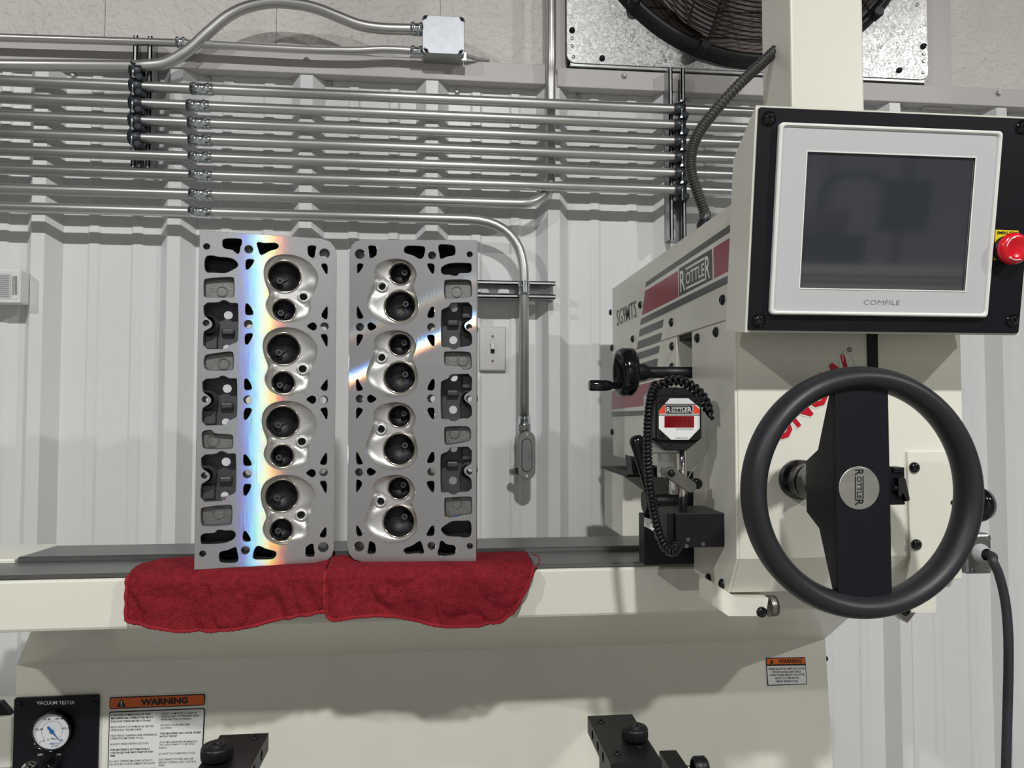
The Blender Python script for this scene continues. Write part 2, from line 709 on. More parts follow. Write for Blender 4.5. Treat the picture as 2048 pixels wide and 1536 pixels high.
blk = mesh_of(MB().bbox((-.1995, -.02, -.1495), (.1995, .02, .1495), .0006, seg=1), 'concrete_block', block_paint)
for row, z in ((0, 2.380), (1, 2.680)):
    for i in range(-5, 11):
        x = -0.802 + .2 + .4 * i + (.2 if row else 0)
        inst('concrete_block', blk, (x, 1.812, z), wall)

# flashing caps and the bands beside the fan opening
t1 = structure('trim_1', MB().bbox((-6.5, 1.743, 2.208), (PY(1092, 130, 1.743).x, 1.800, 2.258), .002), flash_paint, 'pale sheet metal cap above the ribbed panels, left of the riser conduit')
t2 = structure('trim_2', MB().bbox((PY(1114, 130, 1.743).x, 1.743, 2.204), (6.5, 1.800, 2.252), .002), flash_paint, 'pale sheet metal cap below the fan')
t3 = structure('trim_3', MB().box((PY(1086, 60, 1.78).x, 1.760, 2.20), (PY(1134, 60, 1.76).x, 1.800, 3.3)), flash_paint, 'flat grey band left of the fan')
t4 = structure('trim_4', MB().box((PY(1846, 60, 1.76).x, 1.760, 2.20), (PY(1902, 60, 1.76).x, 1.800, 3.3)), flash_paint, 'flat grey band right of the fan')

# hex screws with washers
hexs = MB()
hexs.lathe((0, 0, 0), (0, -1, 0), [(.0078, 0), (.0078, .0012), (.005, .002), (.005, .0022)], 16)
hexs.lathe((0, 0, 0), (0, -1, 0), [(.0046, .002), (.0046, .0062), (.0038, .0068), (0, .0068)], 6, smooth=False)
hexm = mesh_of(hexs, 'screw', mat('screw_paint', sub((200, 200, 197)), 0.4, 0.1))
for (x, y, Y, p) in ((148, 151, WY, wall), (418, 159, WY, wall), (660, 168, WY, wall), (914, 184, WY, wall), (1156, 194, WY, wall),
                     (1812, 214, WY, wall), (2020, 817, WY, wall), (2033, 1447, WY, wall), (1376, 200, WY, wall), (2014, 224, WY, wall),
                     (613, 120, 1.7428, t1), (1248, 152, 1.7428, t2), (1996, 187, 1.7428, t2)):
    inst('screw', hexm, PY(x, y, Y), p)

for i, (x, y, z, p, s) in enumerate(LAMPS):
    lab = ['round high bay lamp in the middle of the ceiling row', 'round high bay lamp at the left end of the ceiling row', 'round high bay lamp at the right end of the ceiling row', 'lower round high bay lamp far behind the others'][i]
    t = thing('ceiling_lamp', lab, 'lamp', (x, y, z))
    MB().lathe((x, y, z), (0, 0, 1), [(s * .62, -.02), (s * .62, .0), (s * .45, .06), (s * .2, .1), (s * .12, .16), (0, .16)], 32).build('housing', lens_glow, t)
    MB().cyl((x, y, z + .16), (x, y, 4.5), .006).build('hanger', steel, t)

# ================================================================ conduits
CY = 1.692


def coupling(parent, p, r, L=.050, ax=(1, 0, 0), name='coupling'):
    ax = V(ax)
    mb = MB()
    mb.lathe(p - ax * L / 2, ax, [(r, 0), (r + .0020, 0), (r + .0020, L * .46), (r + .0012, L * .5), (r + .0020, L * .54), (r + .0020, L), (r, L)], 20)
    d = V((0, -1, .35)).normalized()
    for s in (-.30, .30):
        c = p + ax * (L * s)
        mb.lathe(c + d * (r + .001), d, [(.0055, 0), (.0055, .0022), (.0036, .0032), (.0036, .0050), (.002, .0052), (0, .0042)], 12)
    mb.build(name, zinc, parent)


def conduit(label, pts, r=.0117, group='galvanized conduits on the back wall', coups=(), bend=.10):
    path = fillet(pts, bend, 10)
    t = thing('conduit', label, 'conduit', pts[0], group)
    MB().tube(path, r, 18).build('pipe', emt, t)
    for c in coups:
        coupling(t, V(c), r)
    return t


XL, XR = -3.2, 3.2
ZS = [2.137, 2.0975, 2.058, 2.0185, 1.9795, 1.938, 1.894, 1.853]
CX = [404, 397, 400, 402, 403, 405, 403, 402]
NTH = ['topmost', 'second', 'third', 'fourth', 'fifth', 'sixth', 'seventh', 'eighth']
for i in range(6):
    conduit('straight conduit, %s from the top of the evenly spaced rack of eight' % NTH[i],
            [(XL, CY, ZS[i]), (XR, CY, ZS[i])], coups=[(PY(CX[i], 250, CY).x, CY, ZS[i])])
# seventh: swings back and up into the riser
rx = PY(1100, 200, 1.735).x
conduit('seventh conduit of the rack, curving up into the riser left of the fan',
        [(XL, CY, ZS[6]), (PY(1060, 410, CY).x + .01, CY, ZS[6]), (rx, 1.724, ZS[6] + .05), (rx, 1.724, 2.21), (rx, 1.712, 2.26), (rx, 1.712, 3.6)],
        coups=[(PY(CX[6], 390, CY).x, CY, ZS[6])], bend=.10)
# eighth: turns down to the fitting by the switch
dx = PY(1048, 700, CY).x
conduit('lowest conduit of the rack, bending down to the oval fitting beside the switch',
        [(XL, CY, ZS[7]), (dx, CY, ZS[7]), (dx, CY, PY(1048, 832, CY).z)],
        coups=[(PY(CX[7], 430, CY).x, CY, ZS[7])], bend=.135)
# the humped one above, into the junction box
YB = 1.700
hp = [(-3.2, CY, 2.171)] + [tuple(PY(x, y, CY)) for x, y in ((0, 130), (280, 132))] + \
     [tuple(PY(x, y, YB)) for x, y in ((330, 126), (372, 104), (415, 66), (455, 33), (495, 14), (545, 5), (600, 9), (640, 19), (680, 35), (720, 50), (765, 57), (826, 59), (848, 60))]
t = thing('conduit', 'conduit arching upward in a hump into the upper side of the junction box', 'conduit', hp[0], 'galvanized conduits on the back wall')
MB().tube([V(p) for p in hp[:2]] + catmull(hp[2:], 6), .0128, 18).build('pipe', emt, t)
p = PY(834, 59, YB)
coupling(t, p, .0128, .030, name='connector')
lp = [(-3.2, 1.706, 2.2405)] + [tuple(PY(x, y, 1.706)) for x, y in ((0, 75), (360, 86), (600, 99), (680, 101), (720, 101), (760, 99), (800, 100), (848, 104))]
t = thing('conduit', 'thin galvanized conduit along the wall cap into the lower side of the junction box', 'conduit', lp[0], 'galvanized conduits on the back wall')
MB().tube([V(p) for p in lp[:2]] + catmull(lp[2:], 5), .0088, 16).build('pipe', emt, t)
coupling(t, PY(364, 86, 1.706), .0090, .022)
coupling(t, PY(834, 103.5, 1.706), .0095, .030, name='connector')


# ---------------------------------------------------------------- strut channel
def strut(name, label, p0, along, length, group=None, slots=True):
    """p0: middle of the back face at one end; channel opens towards the room (-y)"""
    along = V(along)
    out = V((0, -1, 0))
    side = along.cross(out)
    t = thing(name, label, 'strut', p0, group)
    p0 = V(p0)
    W, D, T = .0206, .041, .0026

    def at(a, s, o):
        return p0 + along * a + side * s + out * o
    holes = []
    a = .025
    while slots and a < length - .02:
        holes.append(rrect(a - .014, -.007, a + .014, .007, .0069, 5))
        a += .05
    me = plate([(0, -W), (length, -W), (length, W), (0, W)], holes, T)
    mb = MB().mesh(me, 0, lambda c: at(c.x, c.y, c.z + T / 2))
    for s in (-1, 1):
        for (s0, s1, o0, o1) in ((W - T, W, 0, D), (W - .0095, W, D - T, D), (W - .0095, W - .0095 + T, D - .0075, D)):
            pts = [at(0, s * s0, o0), at(0, s * s1, o0), at(0, s * s1, o1), at(0, s * s0, o1)]
            mb.prism(pts, along * length)
    mb.build('channel', strut_steel, t)
    return t


RT_ = WY - .032   # rib tops
sx1 = PY(283, 200, RT_ - .041).x
z0, z1 = PY(283, 334, RT_ - .041).z, PY(283, 71, RT_ - .041).z
strut('strut_channel', 'vertical galvanized strut channel holding the conduits on the left', (sx1, RT_, z0), (0, 0, 1), z1 - z0, 'strut channels')
sx2 = PY(1355, 300, RT_ - .041).x
z0b, z1b = PY(1355, 478, RT_ - .041).z, PY(1355, 136, RT_ - .041).z
strut('strut_channel', 'vertical galvanized strut channel holding the conduits next to the corrugated black hose', (sx2, RT_, z0b), (0, 0, 1), z1b - z0b, 'strut channels')
hz = PY(1040, 579, RT_ - .041).z
hx0, hx1 = PY(905, 579, RT_ - .041).x, PY(1111, 579, RT_ - .041).x
strut('strut_channel', 'short horizontal slotted strut channel above the light switch', (hx0, RT_, hz), (1, 0, 0), hx1 - hx0, 'strut channels')


def clamp(label, x, z, r, side, cushion=True, nutup=True):
    """cushioned clamp round a conduit at (x, CY, z); side -1: bolt on its left"""
    t = thing('pipe_clamp', label, 'clamp', (x, CY, z), 'cushioned pipe clamps on the strut')
    MB().lathe((x - .013, CY, z), (1, 0, 0), [(r, 0), (r + .0028, 0), (r + .0028, .026), (r, .026)], 20).build('strap', clamp_steel, t)
    bx_ = x + side * .003
    mb = MB()
    mb.cyl((bx_, CY - .014, z - .040 + r), (bx_, CY - .014, z + r + .004), .0021, 8)
    mb.lathe((bx_, CY - .014, z + r - .001), (0, 0, 1), [(.0068, 0), (.0068, .0016), (.0048, .0018), (.0048, .0058), (0, .0062)], 6, smooth=False)
    mb.build('bolt', zinc, t)
    if cushion:
        MB().bbox((x + .002, CY - .010, z - .0275), (x + .020, CY + .012, z - r - .001), .003).build('cushion', rubber, t)
        MB().lathe((x + .011, CY - .0135, z - .0195), (0, -1, 0), [(.0085, 0), (.0085, .004), (.006, .0065), (0, .0065)], 14).build('cushion_end', rubber, t)
    return t


cxl = PY(273, 200, CY).x
for i, z in enumerate([2.171] + ZS[:4]):
    clamp('dark cushioned clamp with bright bolt on the left strut, %s of five' % NTH[i], cxl, z, .0126, -1)
cxr = PY(1358, 280, CY).x
for i, z in enumerate(ZS[:6]):
    clamp('dark cushioned clamp on the strut by the black hose, %s of six' % NTH[i], cxr, z, .0121, 1)

# clamp that holds the dropping conduit on the short strut
t = thing('pipe_clamp', 'bright zinc strap fixing the vertical conduit to the short slotted strut', 'clamp', (dx, CY, hz))
MB().lathe((dx, CY, hz - .016), (0, 0, 1), [(.0118, 0), (.0138, 0), (.0138, .032), (.0118, .032)], 20).build('strap', zinc, t)
mb = MB()
mb.cyl((dx - .012, CY - .016, hz + .004), (dx + .008, CY - .016, hz + .004), .0024, 10)
mb.lathe((dx + .003, CY - .016, hz + .004), (1, 0, 0), [(.005, 0), (.005, .004), (0, .004)], 6, smooth=False)
mb.build('bolt', zinc, t)
MB().box((dx - .004, CY - .021, hz - .012), (dx - .001, CY - .011, hz + .014)).box((dx + .001, CY - .021, hz - .012), (dx + .004, CY - .011, hz + .014)).build('ear', zinc, t)

# ---------------------------------------------------------------- junction box
a, b = PY(845, 30, 1.688), PY(929, 110, 1.688)
t = thing('junction_box', 'square galvanized junction box with a plain cover on the block wall', 'electrical box', ((a.x + b.x) / 2, 1.74, b.z))
jx0, jx1, jz0, jz1 = a.x, b.x, b.z, a.z
MB().bbox((jx0 + .002, 1.693, jz0 + .002), (jx1 - .002, 1.785, jz1 - .002), .004).build('box_body', strut_steel, t)
pm = plate(rrect(jx0, jz0, jx1, jz1, .008), [], .004, .001)
MB().mesh(pm, 0, lambda c: V((c.x, 1.689 - c.z, c.y))).build('cover', zinc_sheet, t)
for (sx, sz, a_) in ((jx0 + .006, jz1 - .006, 45), (jx1 - .006, jz1 - .006, -45), (jx0 + .009, jz0 + .006, -45), (jx1 - .009, jz0 + .006, 45)):
    M = Matrix.Translation((sx, 1.6865, sz)) @ Matrix.Rotation(R(-a_), 4, 'Y')
    MB().box((-.0075, -.0008, -.0022), (.0075, .0008, .0022), 0, M).lathe((sx, 1.6862, sz), (0, -1, 0), [(.0042, 0), (.0036, .0016), (0, .002)], 12).build('screw', black_anod, t)
MB().box((jx1 - .006, 1.70, jz0 - .006), (jx1 + .004, 1.71, jz0 + .012)).build('bracket', zinc, t)
pth = catmull([PY(931, 111, 1.72), PY(950, 117, 1.735), PY(978, 122, 1.755)], 20)
o = MB().tube(pth, lambda u: .0042 + .0009 * math.cos(u * 90), 10).build('armored_cable', strut_steel)
tag(o, 'short armored cable leaving the lower right of the junction box', 'cable')

# ---------------------------------------------------------------- oval fitting
t = thing('conduit_fitting', 'oval grey cast conduit fitting with a screwed cover at the end of the vertical conduit', 'conduit fitting', (dx, CY, PY(1048, 960, CY).z))
ft, fb = PY(1053, 862, 1.672).z, PY(1053, 959, 1.672).z
fx = PY(1053.5, 905, 1.672).x
hw = .0205


def stadium(cx, z0_, z1_, r, n=12):
    return [(cx + r * math.cos(R(a_)), z1_ - r + r * math.sin(R(a_))) for a_ in range(0, 181, 180 // n)] + \
           [(cx + r * math.cos(R(a_)), z0_ + r + r * math.sin(R(a_))) for a_ in range(180, 361, 180 // n)]


pm = plate(stadium(fx, fb + .003, ft - .003, hw - .002), [], .036, .003)
MB().mesh(pm, 0, lambda c: V((c.x, 1.695 - c.z, c.y)), True).build('body', die_cast, t)
pm = plate(stadium(fx, fb, ft, hw), [], .004, .0012)
cov = MB().mesh(pm, 0, lambda c: V((c.x, 1.675 - c.z, c.y))).build('cover', die_cast, t)
pm = plate(stadium(fx, fb + .017, ft - .017, hw - .008), [], .006, .0025)
MB().mesh(pm, 0, lambda c: V((c.x, 1.672 - c.z, c.y))).build('raised_panel', die_cast, cov)
sf = Surf(lambda x, y: PY(x, y, 1.6685), (0, -1, 0))
mb = MB()
for i, (xx, hh) in enumerate(((1047, 22), (1052, 18), (1057, 26))):
    put_text(mb, sf, ['LB75', '3/4', 'MALLEABLE'][i], [(xx + 2, 893), (xx + 2, 893 + hh), (xx - 2, 893 + hh), (xx - 2, 893)], .0004)
mb.build('embossed_mark', die_cast, cov)
for z in (fb + .008, ft - .008):
    MB().lathe((fx, 1.6735, z), (0, -1, 0), [(.0042, 0), (.0040, .002), (.0028, .003), (0, .003)], 14).box((fx - .003, 1.6703, z - .0005), (fx + .003, 1.6712, z + .0005)).build('screw', chrome, t)
zt = PY(1048, 862, CY).z
MB().lathe((dx, CY, zt - .006), (0, 0, 1), [(.0125, 0), (.0155, .001), (.0155, .018), (.0165, .019), (.0165, .022), (.0142, .024), (.0142, .042), (.012, .042)], 24).build('hub', zinc, t)
MB().lathe((dx, CY - .014, zt + .030), (0, -1, 0), [(.0058, 0), (.0055, .004), (0, .0042)], 12).build('set_screw', zinc, t)
MB().cyl((fx - .018, 1.70, fb + .018), (fx - .030, 1.72, fb + .014), .008).build('side_hub', die_cast, t)

# ---------------------------------------------------------------- light switch
a, b = PY(958, 653, 1.770), PY(1012, 742, 1.770)
t = thing('light_switch', 'brushed steel toggle light switch plate between the cylinder heads and the vertical conduit', 'light switch', ((a.x + b.x) / 2, 1.775, b.z))
MB().bbox((a.x, 1.768, b.z), (b.x, 1.7795, a.z), .003).build('plate', brushed, t)
cx_, cz_ = (a.x + b.x) / 2, (a.z + b.z) / 2
MB().box((cx_ - .0048, 1.7672, cz_ - .012), (cx_ + .0048, 1.7682, cz_ + .012)).build('slot', black_pit, t)
MB().bbox((cx_ - .0042, 1.758, cz_ - .002), (cx_ + .0042, 1.768, cz_ + .011), .0015).build('toggle', white_shell, t)
for z in (cz_ + .030, cz_ - .030):
    MB().lathe((cx_, 1.7682, z), (0, -1, 0), [(.0036, 0), (.0034, .0012), (0, .0018)], 14).build('screw', chrome, t)

# ---------------------------------------------------------------- papers on the left edge
a, b = PY(-120, 536, 1.712), PY(40, 606, 1.712)
t = thing('notice_box', 'white notice box with fine print at the left edge of the wall', 'notice', (b.x, 1.70, b.z))
MB().bbox((a.x, 1.712, b.z), (b.x, 1.7478, a.z), .003).build('box_body', white_shell, t)
sf = Surf(lambda x, y: PY(x, y, 1.712), (0, -1, 0))
mb = MB()
pm = plate(rrect(a.x + .004, b.z + .008, b.x - .003, a.z - .004, .005), [], .001)
mb.mesh(pm, 0, lambda c: V((c.x, 1.7112, c.y)))
q = [(-60, 546), (33, 549), (33, 598), (-60, 596)]
put_poly(mb, Surf(lambda x, y: PY(x, y, 1.7106), (0, -1, 0)), [(-60, 546), (22, 548), (22, 596), (-60, 594)], .0002, 1)
for i in range(11):
    put_poly(mb, Surf(lambda x, y: PY(x, y, 1.7106), (0, -1, 0)), [(-55, 550 + i * 4), (18, 552 + i * 4), (18, 553.3 + i * 4), (-55, 551.3 + i * 4)], .0005, 2)
for i in range(4):
    put_poly(mb, Surf(lambda x, y: PY(x, y, 1.7106), (0, -1, 0)), [(25 + i * 2.6, 552), (26.2 + i * 2.6, 552), (26.2 + i * 2.6, 590), (25 + i * 2.6, 590)], .0005, 2)
mb.build('printed_sheet', [sticker_white, grey_shell, grey_ink], t)

# ---------------------------------------------------------------- exhaust fan
FY = 1.735
fa, fb_ = PY(1133, 128, FY), PY(1856, 153, FY)
fx0, fx1, fz0 = fa.x, fb_.x, PY(1300, 134, FY).z
fcx = (fx0 + fx1) / 2
FRO = .455
fcz = fz0 + FRO + .006
fan = thing('exhaust_fan', 'large wall exhaust fan with galvanized plate and black wire guard', 'fan', (fcx, FY, fz0))
pm = plate(rrect(fx0, fz0, fx1, fz0 + .94, .022), [circ(fcx, fcz, FRO - .035, 72)], .004, .001)
MB().mesh(pm, 0, lambda c: V((c.x, FY - c.z, c.y))).build('mounting_plate', galv, fan)
MB().box((fx0 + .01, FY + .001, fz0 - .006), (fx1 - .01, FY + .02, fz0 + .002)).build('edge_strip', strut_steel, fan)
ring = MB()
ring.lathe((fcx, FY - .004, fcz), (0, -1, 0), [(FRO, 0), (FRO - .004, .018), (FRO - .012, .030), (FRO - .020, .032), (FRO - .027, .028), (FRO - .030, .0), (FRO - .030, -.045)], 96)
ring.build('inlet_ring', fan_black, fan)
g = MB()
NR = 32
for i in range(NR):
    r = .06 + (FRO - .040 - .06) * i / (NR - 1)
    y = FY - .050 - .045 * (1 - (r / FRO) ** 2)
    g.tube([V((fcx + r * math.cos(2 * PI * k / 72), y, fcz + r * math.sin(2 * PI * k / 72))) for k in range(72)], .0019, 5, closed=True)
for k in range(12):
    a_ = R(30 * k + 12)
    pts = []
    for i in range(9):
        r = .05 + (FRO - .02 - .05) * i / 8
        pts.append((fcx + r * math.cos(a_), FY - .046 - .045 * (1 - (r / FRO) ** 2), fcz + r * math.sin(a_)))
    g.tube(pts, .0026, 6)
g.build('wire_guard', fan_black, fan)
for a_ in (225, 252, 288, 315, 45, 135):
    c = V((fcx + (FRO - .012) * math.cos(R(a_)), FY - .045, fcz + (FRO - .012) * math.sin(R(a_))))
    MB().lathe(c + V((0, .02, 0)), (0, -1, 0), [(.014, 0), (.014, .022), (.011, .026), (0, .026)], 18).build('guard_clip', fan_black, fan)
for k in range(5):
    a0 = R(72 * k + 20)
    rows = []
    for i in range(7):
        r = .07 + (FRO - .075 - .07) * i / 6
        rows.append([V((fcx + r * math.cos(a0 + da), FY - .006 + .030 * s_, fcz + r * math.sin(a0 + da))) for da, s_ in ((-.30, -1), (-.1, -.3), (.12, .45), (.32, 1))])
    o = MB().grid(rows).build('blade', mat('blade_steel', sub((96, 92, 90)), 0.5, 0.4), fan, fix=False)
MB().lathe((fcx, FY + .03, fcz), (0, -1, 0), [(.085, 0), (.085, .04), (.06, .06), (0, .06)], 32).build('hub', fan_black, fan)
for i in range(13):
    z = fcz - .42 + .07 * i
    MB().box((fx0 + .03, FY + .046, z), (fx1 - .03, FY + .052, z + .066)).build('louver_slat', louver, fan)
mb = MB()
for (x, y, r) in ((1144, 61, 0), (1204, 117, 0), (1846, 93, 0), (1798, 141, 0)):
    c = PY(x, y, FY - .002)
    MB().lathe(c, (0, -1, 0), [(.0075, 0), (.0075, .002), (.0055, .0025), (.0055, .007), (0, .008)], 10).build('bolt', black_anod, fan)
for (x, y) in ((1144, 77), (1144, 92), (1147, 114), (1330, 122), (1847, 108), (1847, 123), (1846, 145), (1834, 10)):
    c = PY(x, y, FY - .002)
    MB().lathe(c, (0, -1, 0), [(.0045, 0), (.004, .002), (.002, .0024), (0, .0018)], 12).build('rivet', zinc, fan)

# ---------------------------------------------------------------- unseen machine added for the touchscreen to reflect
om = thing('reflected_machine', 'unseen cream machine with a dark monitor, added for the touchscreen to reflect', 'machine', (3.4, -4.4, 0))
MB().bbox((2.3, -4.8, 0.0), (4.6, -4.0, .98), .02).build('base', cream, om)
MB().bbox((2.2, -4.75, .98), (4.9, -4.05, 1.18), .01).build('table', cream, om)
for z in (1.04, 1.09):
    MB().box((2.25, -4.05, z), (4.85, -4.045, z + .02)).build('stripe', decal_dark, om)
MB().bbox((3.0, -4.6, 1.18), (3.55, -4.2, 1.42), .01).build('head', black_paint, om)
MB().bbox((3.1, -4.55, 1.42), (3.4, -4.25, 1.62), .01).build('spindle_cover', steel, om)
MB().tube(catmull([(3.2, -4.4, 1.62), (3.25, -4.4, 1.85), (3.5, -4.3, 1.92), (3.75, -4.3, 1.82)], 8), .03, 10).build('cable_arm', black_paint, om)
MB().bbox((3.7, -4.35, 1.45), (4.1, -4.25, 1.88), .01, M=Matrix.Translation((0, 0, 0))).build('monitor', black_paint, om)
MB().cyl((3.95, -4.4, 1.18), (3.95, -4.4, 3.2), .05).build('post', steel, om)

# ================================================================ machine bed
WZ = 1.155
FYW = PZ(388, 1143, WZ).y            # front edge of the way
BY = 1.44                            # front of the lower cabinet
fz = PY(600, 1250, FYW).z            # lower edge of the bed's front face
bed = thing('machine_bed', 'long cream machine bed and cabinet under the cylinder heads', 'machine', (0, 1.4, 0))
bx0, bx1 = -.86, .80
prof = [(FYW, WZ - .009), (FYW - .002, WZ - .012), (FYW - .002, fz + .006), (FYW, fz + .002), (FYW + .005, fz), (1.366, fz), (1.366, WZ - .006), (FYW + .006, WZ - .006)]
MB().prism([(bx0, y, z) for y, z in prof], (bx1 - bx0, 0, 0)).build('bed_body', cream, bed)
wx1 = PZ(1409, 1118, WZ).x
wprof = [(FYW, WZ - .006), (FYW, WZ - .0015), (FYW + .0015, WZ), (1.262, WZ), (1.262, WZ - .006)]
MB().prism([(bx0, y, z) for y, z in wprof], (wx1 - bx0, 0, 0)).build('front_way', way_steel, bed)
rl = PZ(44, 1122, WZ).x
rprof = [(1.265, WZ - .006), (1.265, WZ + .007), (1.267, WZ + .0085), (1.365, WZ + .0085), (1.366, WZ - .006)]
mb = MB()
n = len(rprof)
va = [(rl + (y - 1.265) * .12, y, z) for y, z in rprof]
vb = [(.64, y, z) for y, z in rprof]
mb.add(va + vb, [list(range(n))[::-1], [i + n for i in range(n)]] + [(i, (i + 1) % n, (i + 1) % n + n, i + n) for i in range(n)])
mb.build('rear_way', way_steel, bed)
MB().bbox((bx0, 1.262, WZ - .006), (rl - .004, 1.40, WZ + .006), .002).build('end_cover', cream, bed)
# cabinet below
cz = PY(34, 1330, BY).z
cxl_, cxr_ = PY(34, 1330, BY).x, PY(1650, 1277, BY).x
cxr2 = PY(1666, 1536, BY).x
slope = (cxr2 - cxr_) / (cz - PY(1666, 1536, BY).z)
mb = MB()
dz_ = cz - .02
front = [(cxl_ - .006, BY, .02), (cxr_ + slope * dz_, BY, .02), (cxr_, BY, cz), (cxl_, BY, cz)]
back = [(cxl_ - .006, 1.62, .02), (cxr_ + slope * dz_, 1.62, .02), (cxr_, 1.62, cz), (cxl_, 1.62, cz)]
mb.add(front + back, [(0, 1, 2, 3), (7, 6, 5, 4), (0, 3, 7, 4), (1, 5, 6, 2), (0, 4, 5, 1), (3, 2, 6, 7)])
mb.build('cabinet', cream, bed)
tl, tr = PY(62, 1271, FYW + .012), PY(1722, 1236, FYW + .012)
zt_ = fz
mb = MB()
lo_ = [V((cxl_, BY, cz)), V((cxr_, BY, cz)), V((cxr_, 1.60, cz)), V((cxl_, 1.60, cz))]
hi_ = [V((tl.x, FYW + .012, zt_)), V((tr.x, FYW + .012, zt_)), V((tr.x, 1.60, zt_)), V((tl.x, 1.60, zt_))]
mb.add(lo_ + hi_, [(0, 1, 5, 4), (1, 2, 6, 5), (2, 3, 7, 6), (3, 0, 4, 7), (0, 3, 2, 1), (4, 5, 6, 7)])
mb.build('flared_neck', cream, bed)
MB().lathe(PX(1654, 1321, cxr_ + .004) if False else V((cxr_ + .004, BY + .012, PY(1654, 1321, BY).z)), (1, 0, 0), [(.006, 0), (.006, .004), (.004, .007), (0, .007)], 14).build('side_screw', black_anod, bed)
MB().box((cxl_ - .05, .86, .58), (cxr_ + .04, 1.02, .61)).box((-.2, 1.0, .58), (-.16, BY + .01, .61)).box((.2, 1.0, .58), (.24, BY + .01, .61)).build('fixture_rail', way_steel, bed)
for x in (-.62, .64):
    MB().cyl((x, 1.53, 0.0), (x, 1.53, .021), .045).build('foot', black_anod, bed)

# the small unit behind, at the lower left edge
t = thing('side_cabinet', 'cream cabinet with a black wedge-shaped cap at the lower left edge', 'cabinet', (-.95, 1.5, 0))
a, b = PY(24, 1434, 1.60), PY(24, 1517, 1.60)
MB().bbox((-1.25, 1.60, b.z - .02), (a.x, 1.72, a.z), .004).bbox((-1.25, 1.62, 0), (a.x - .03, 1.72, b.z - .02), .004).build('body', cream, t)
c0, c1 = PY(0, 1405, 1.61), PY(22, 1432, 1.61)
MB().prism([(-1.25, 1.61, a.z), (c1.x, 1.61, a.z), (c0.x, 1.61, c0.z), (-1.25, 1.61, c0.z)], (0, .015, 0)).build('cap', black_paint, t)

# ================================================================ cylinder heads
HY = R(11)
p0 = PZ(388, 1140, WZ + .0032)
HAX = V((math.cos(HY), math.sin(HY), 0))
HN = V((math.sin(HY), -math.cos(HY), 0))


def hp_(x, y):
    """picture point to deck coordinates in metres, from the lower left corner of the left head"""
    r = ray(x, y)
    k = (p0 - CAM).dot(HN) / r.dot(HN)
    d = CAM + r * k - p0
    return (d.dot(HAX), d.z)


def zA(p):
    return hp_(370 + p[0] / 4.3875, 450 + p[1] / 4.3875)


def zB(p):
    return hp_(370 + p[0] / 4.2656, 790 + p[1] / 4.2656)


def mA(l):
    return [zA(p) for p in l]


def mB(l):
    return [zB(p) for p in l]


def shift(l, d):
    return [(p[0] + d[0], p[1] + d[1]) for p in l]


HT = .060   # deck slab thickness
tlc, brc = zA((112, 45)), zB((1272, 1240))
top_r = zA((1180, 120))
HWD = brc[0]
HHT = tlc[1]
outer = [(0, 0), (HWD - .022, 0), (HWD - .010, .003), (HWD - .003, .010), (HWD, .022), (HWD, HHT - .026), (HWD - .003, HHT - .013), (HWD - .011, HHT - .004), (HWD - .024, HHT), (0, HHT)]
ch_off = []
c1_ = zA((870, 440))
for c in (zA((870, 440)), zA((857, 1097)), zB((838, 230)), zB((825, 865))):
    ch_off.append((0.0, c[1] - c1_[1]))
pit = (ch_off[3][1]) / 3
ch_off = [(0, pit * i) for i in range(4)]
deck_out = smooth_poly(mA([(880, 256), (990, 270), (1085, 322), (1145, 390), (1170, 455), (1162, 520), (1130, 590), (1110, 640), (1096, 690), (1105, 740), (1088, 795), (1040, 832), (960, 852), (880, 857), (795, 835), (738, 788), (706, 720), (714, 668), (744, 612), (733, 568), (703, 500), (690, 420), (700, 350), (740, 298), (800, 266)]), 2)
vbig = (zA((872, 440)), .0262)
vsml = (zA((868, 735)), .0188)
plug = (zA((1040, 622)), .0062)

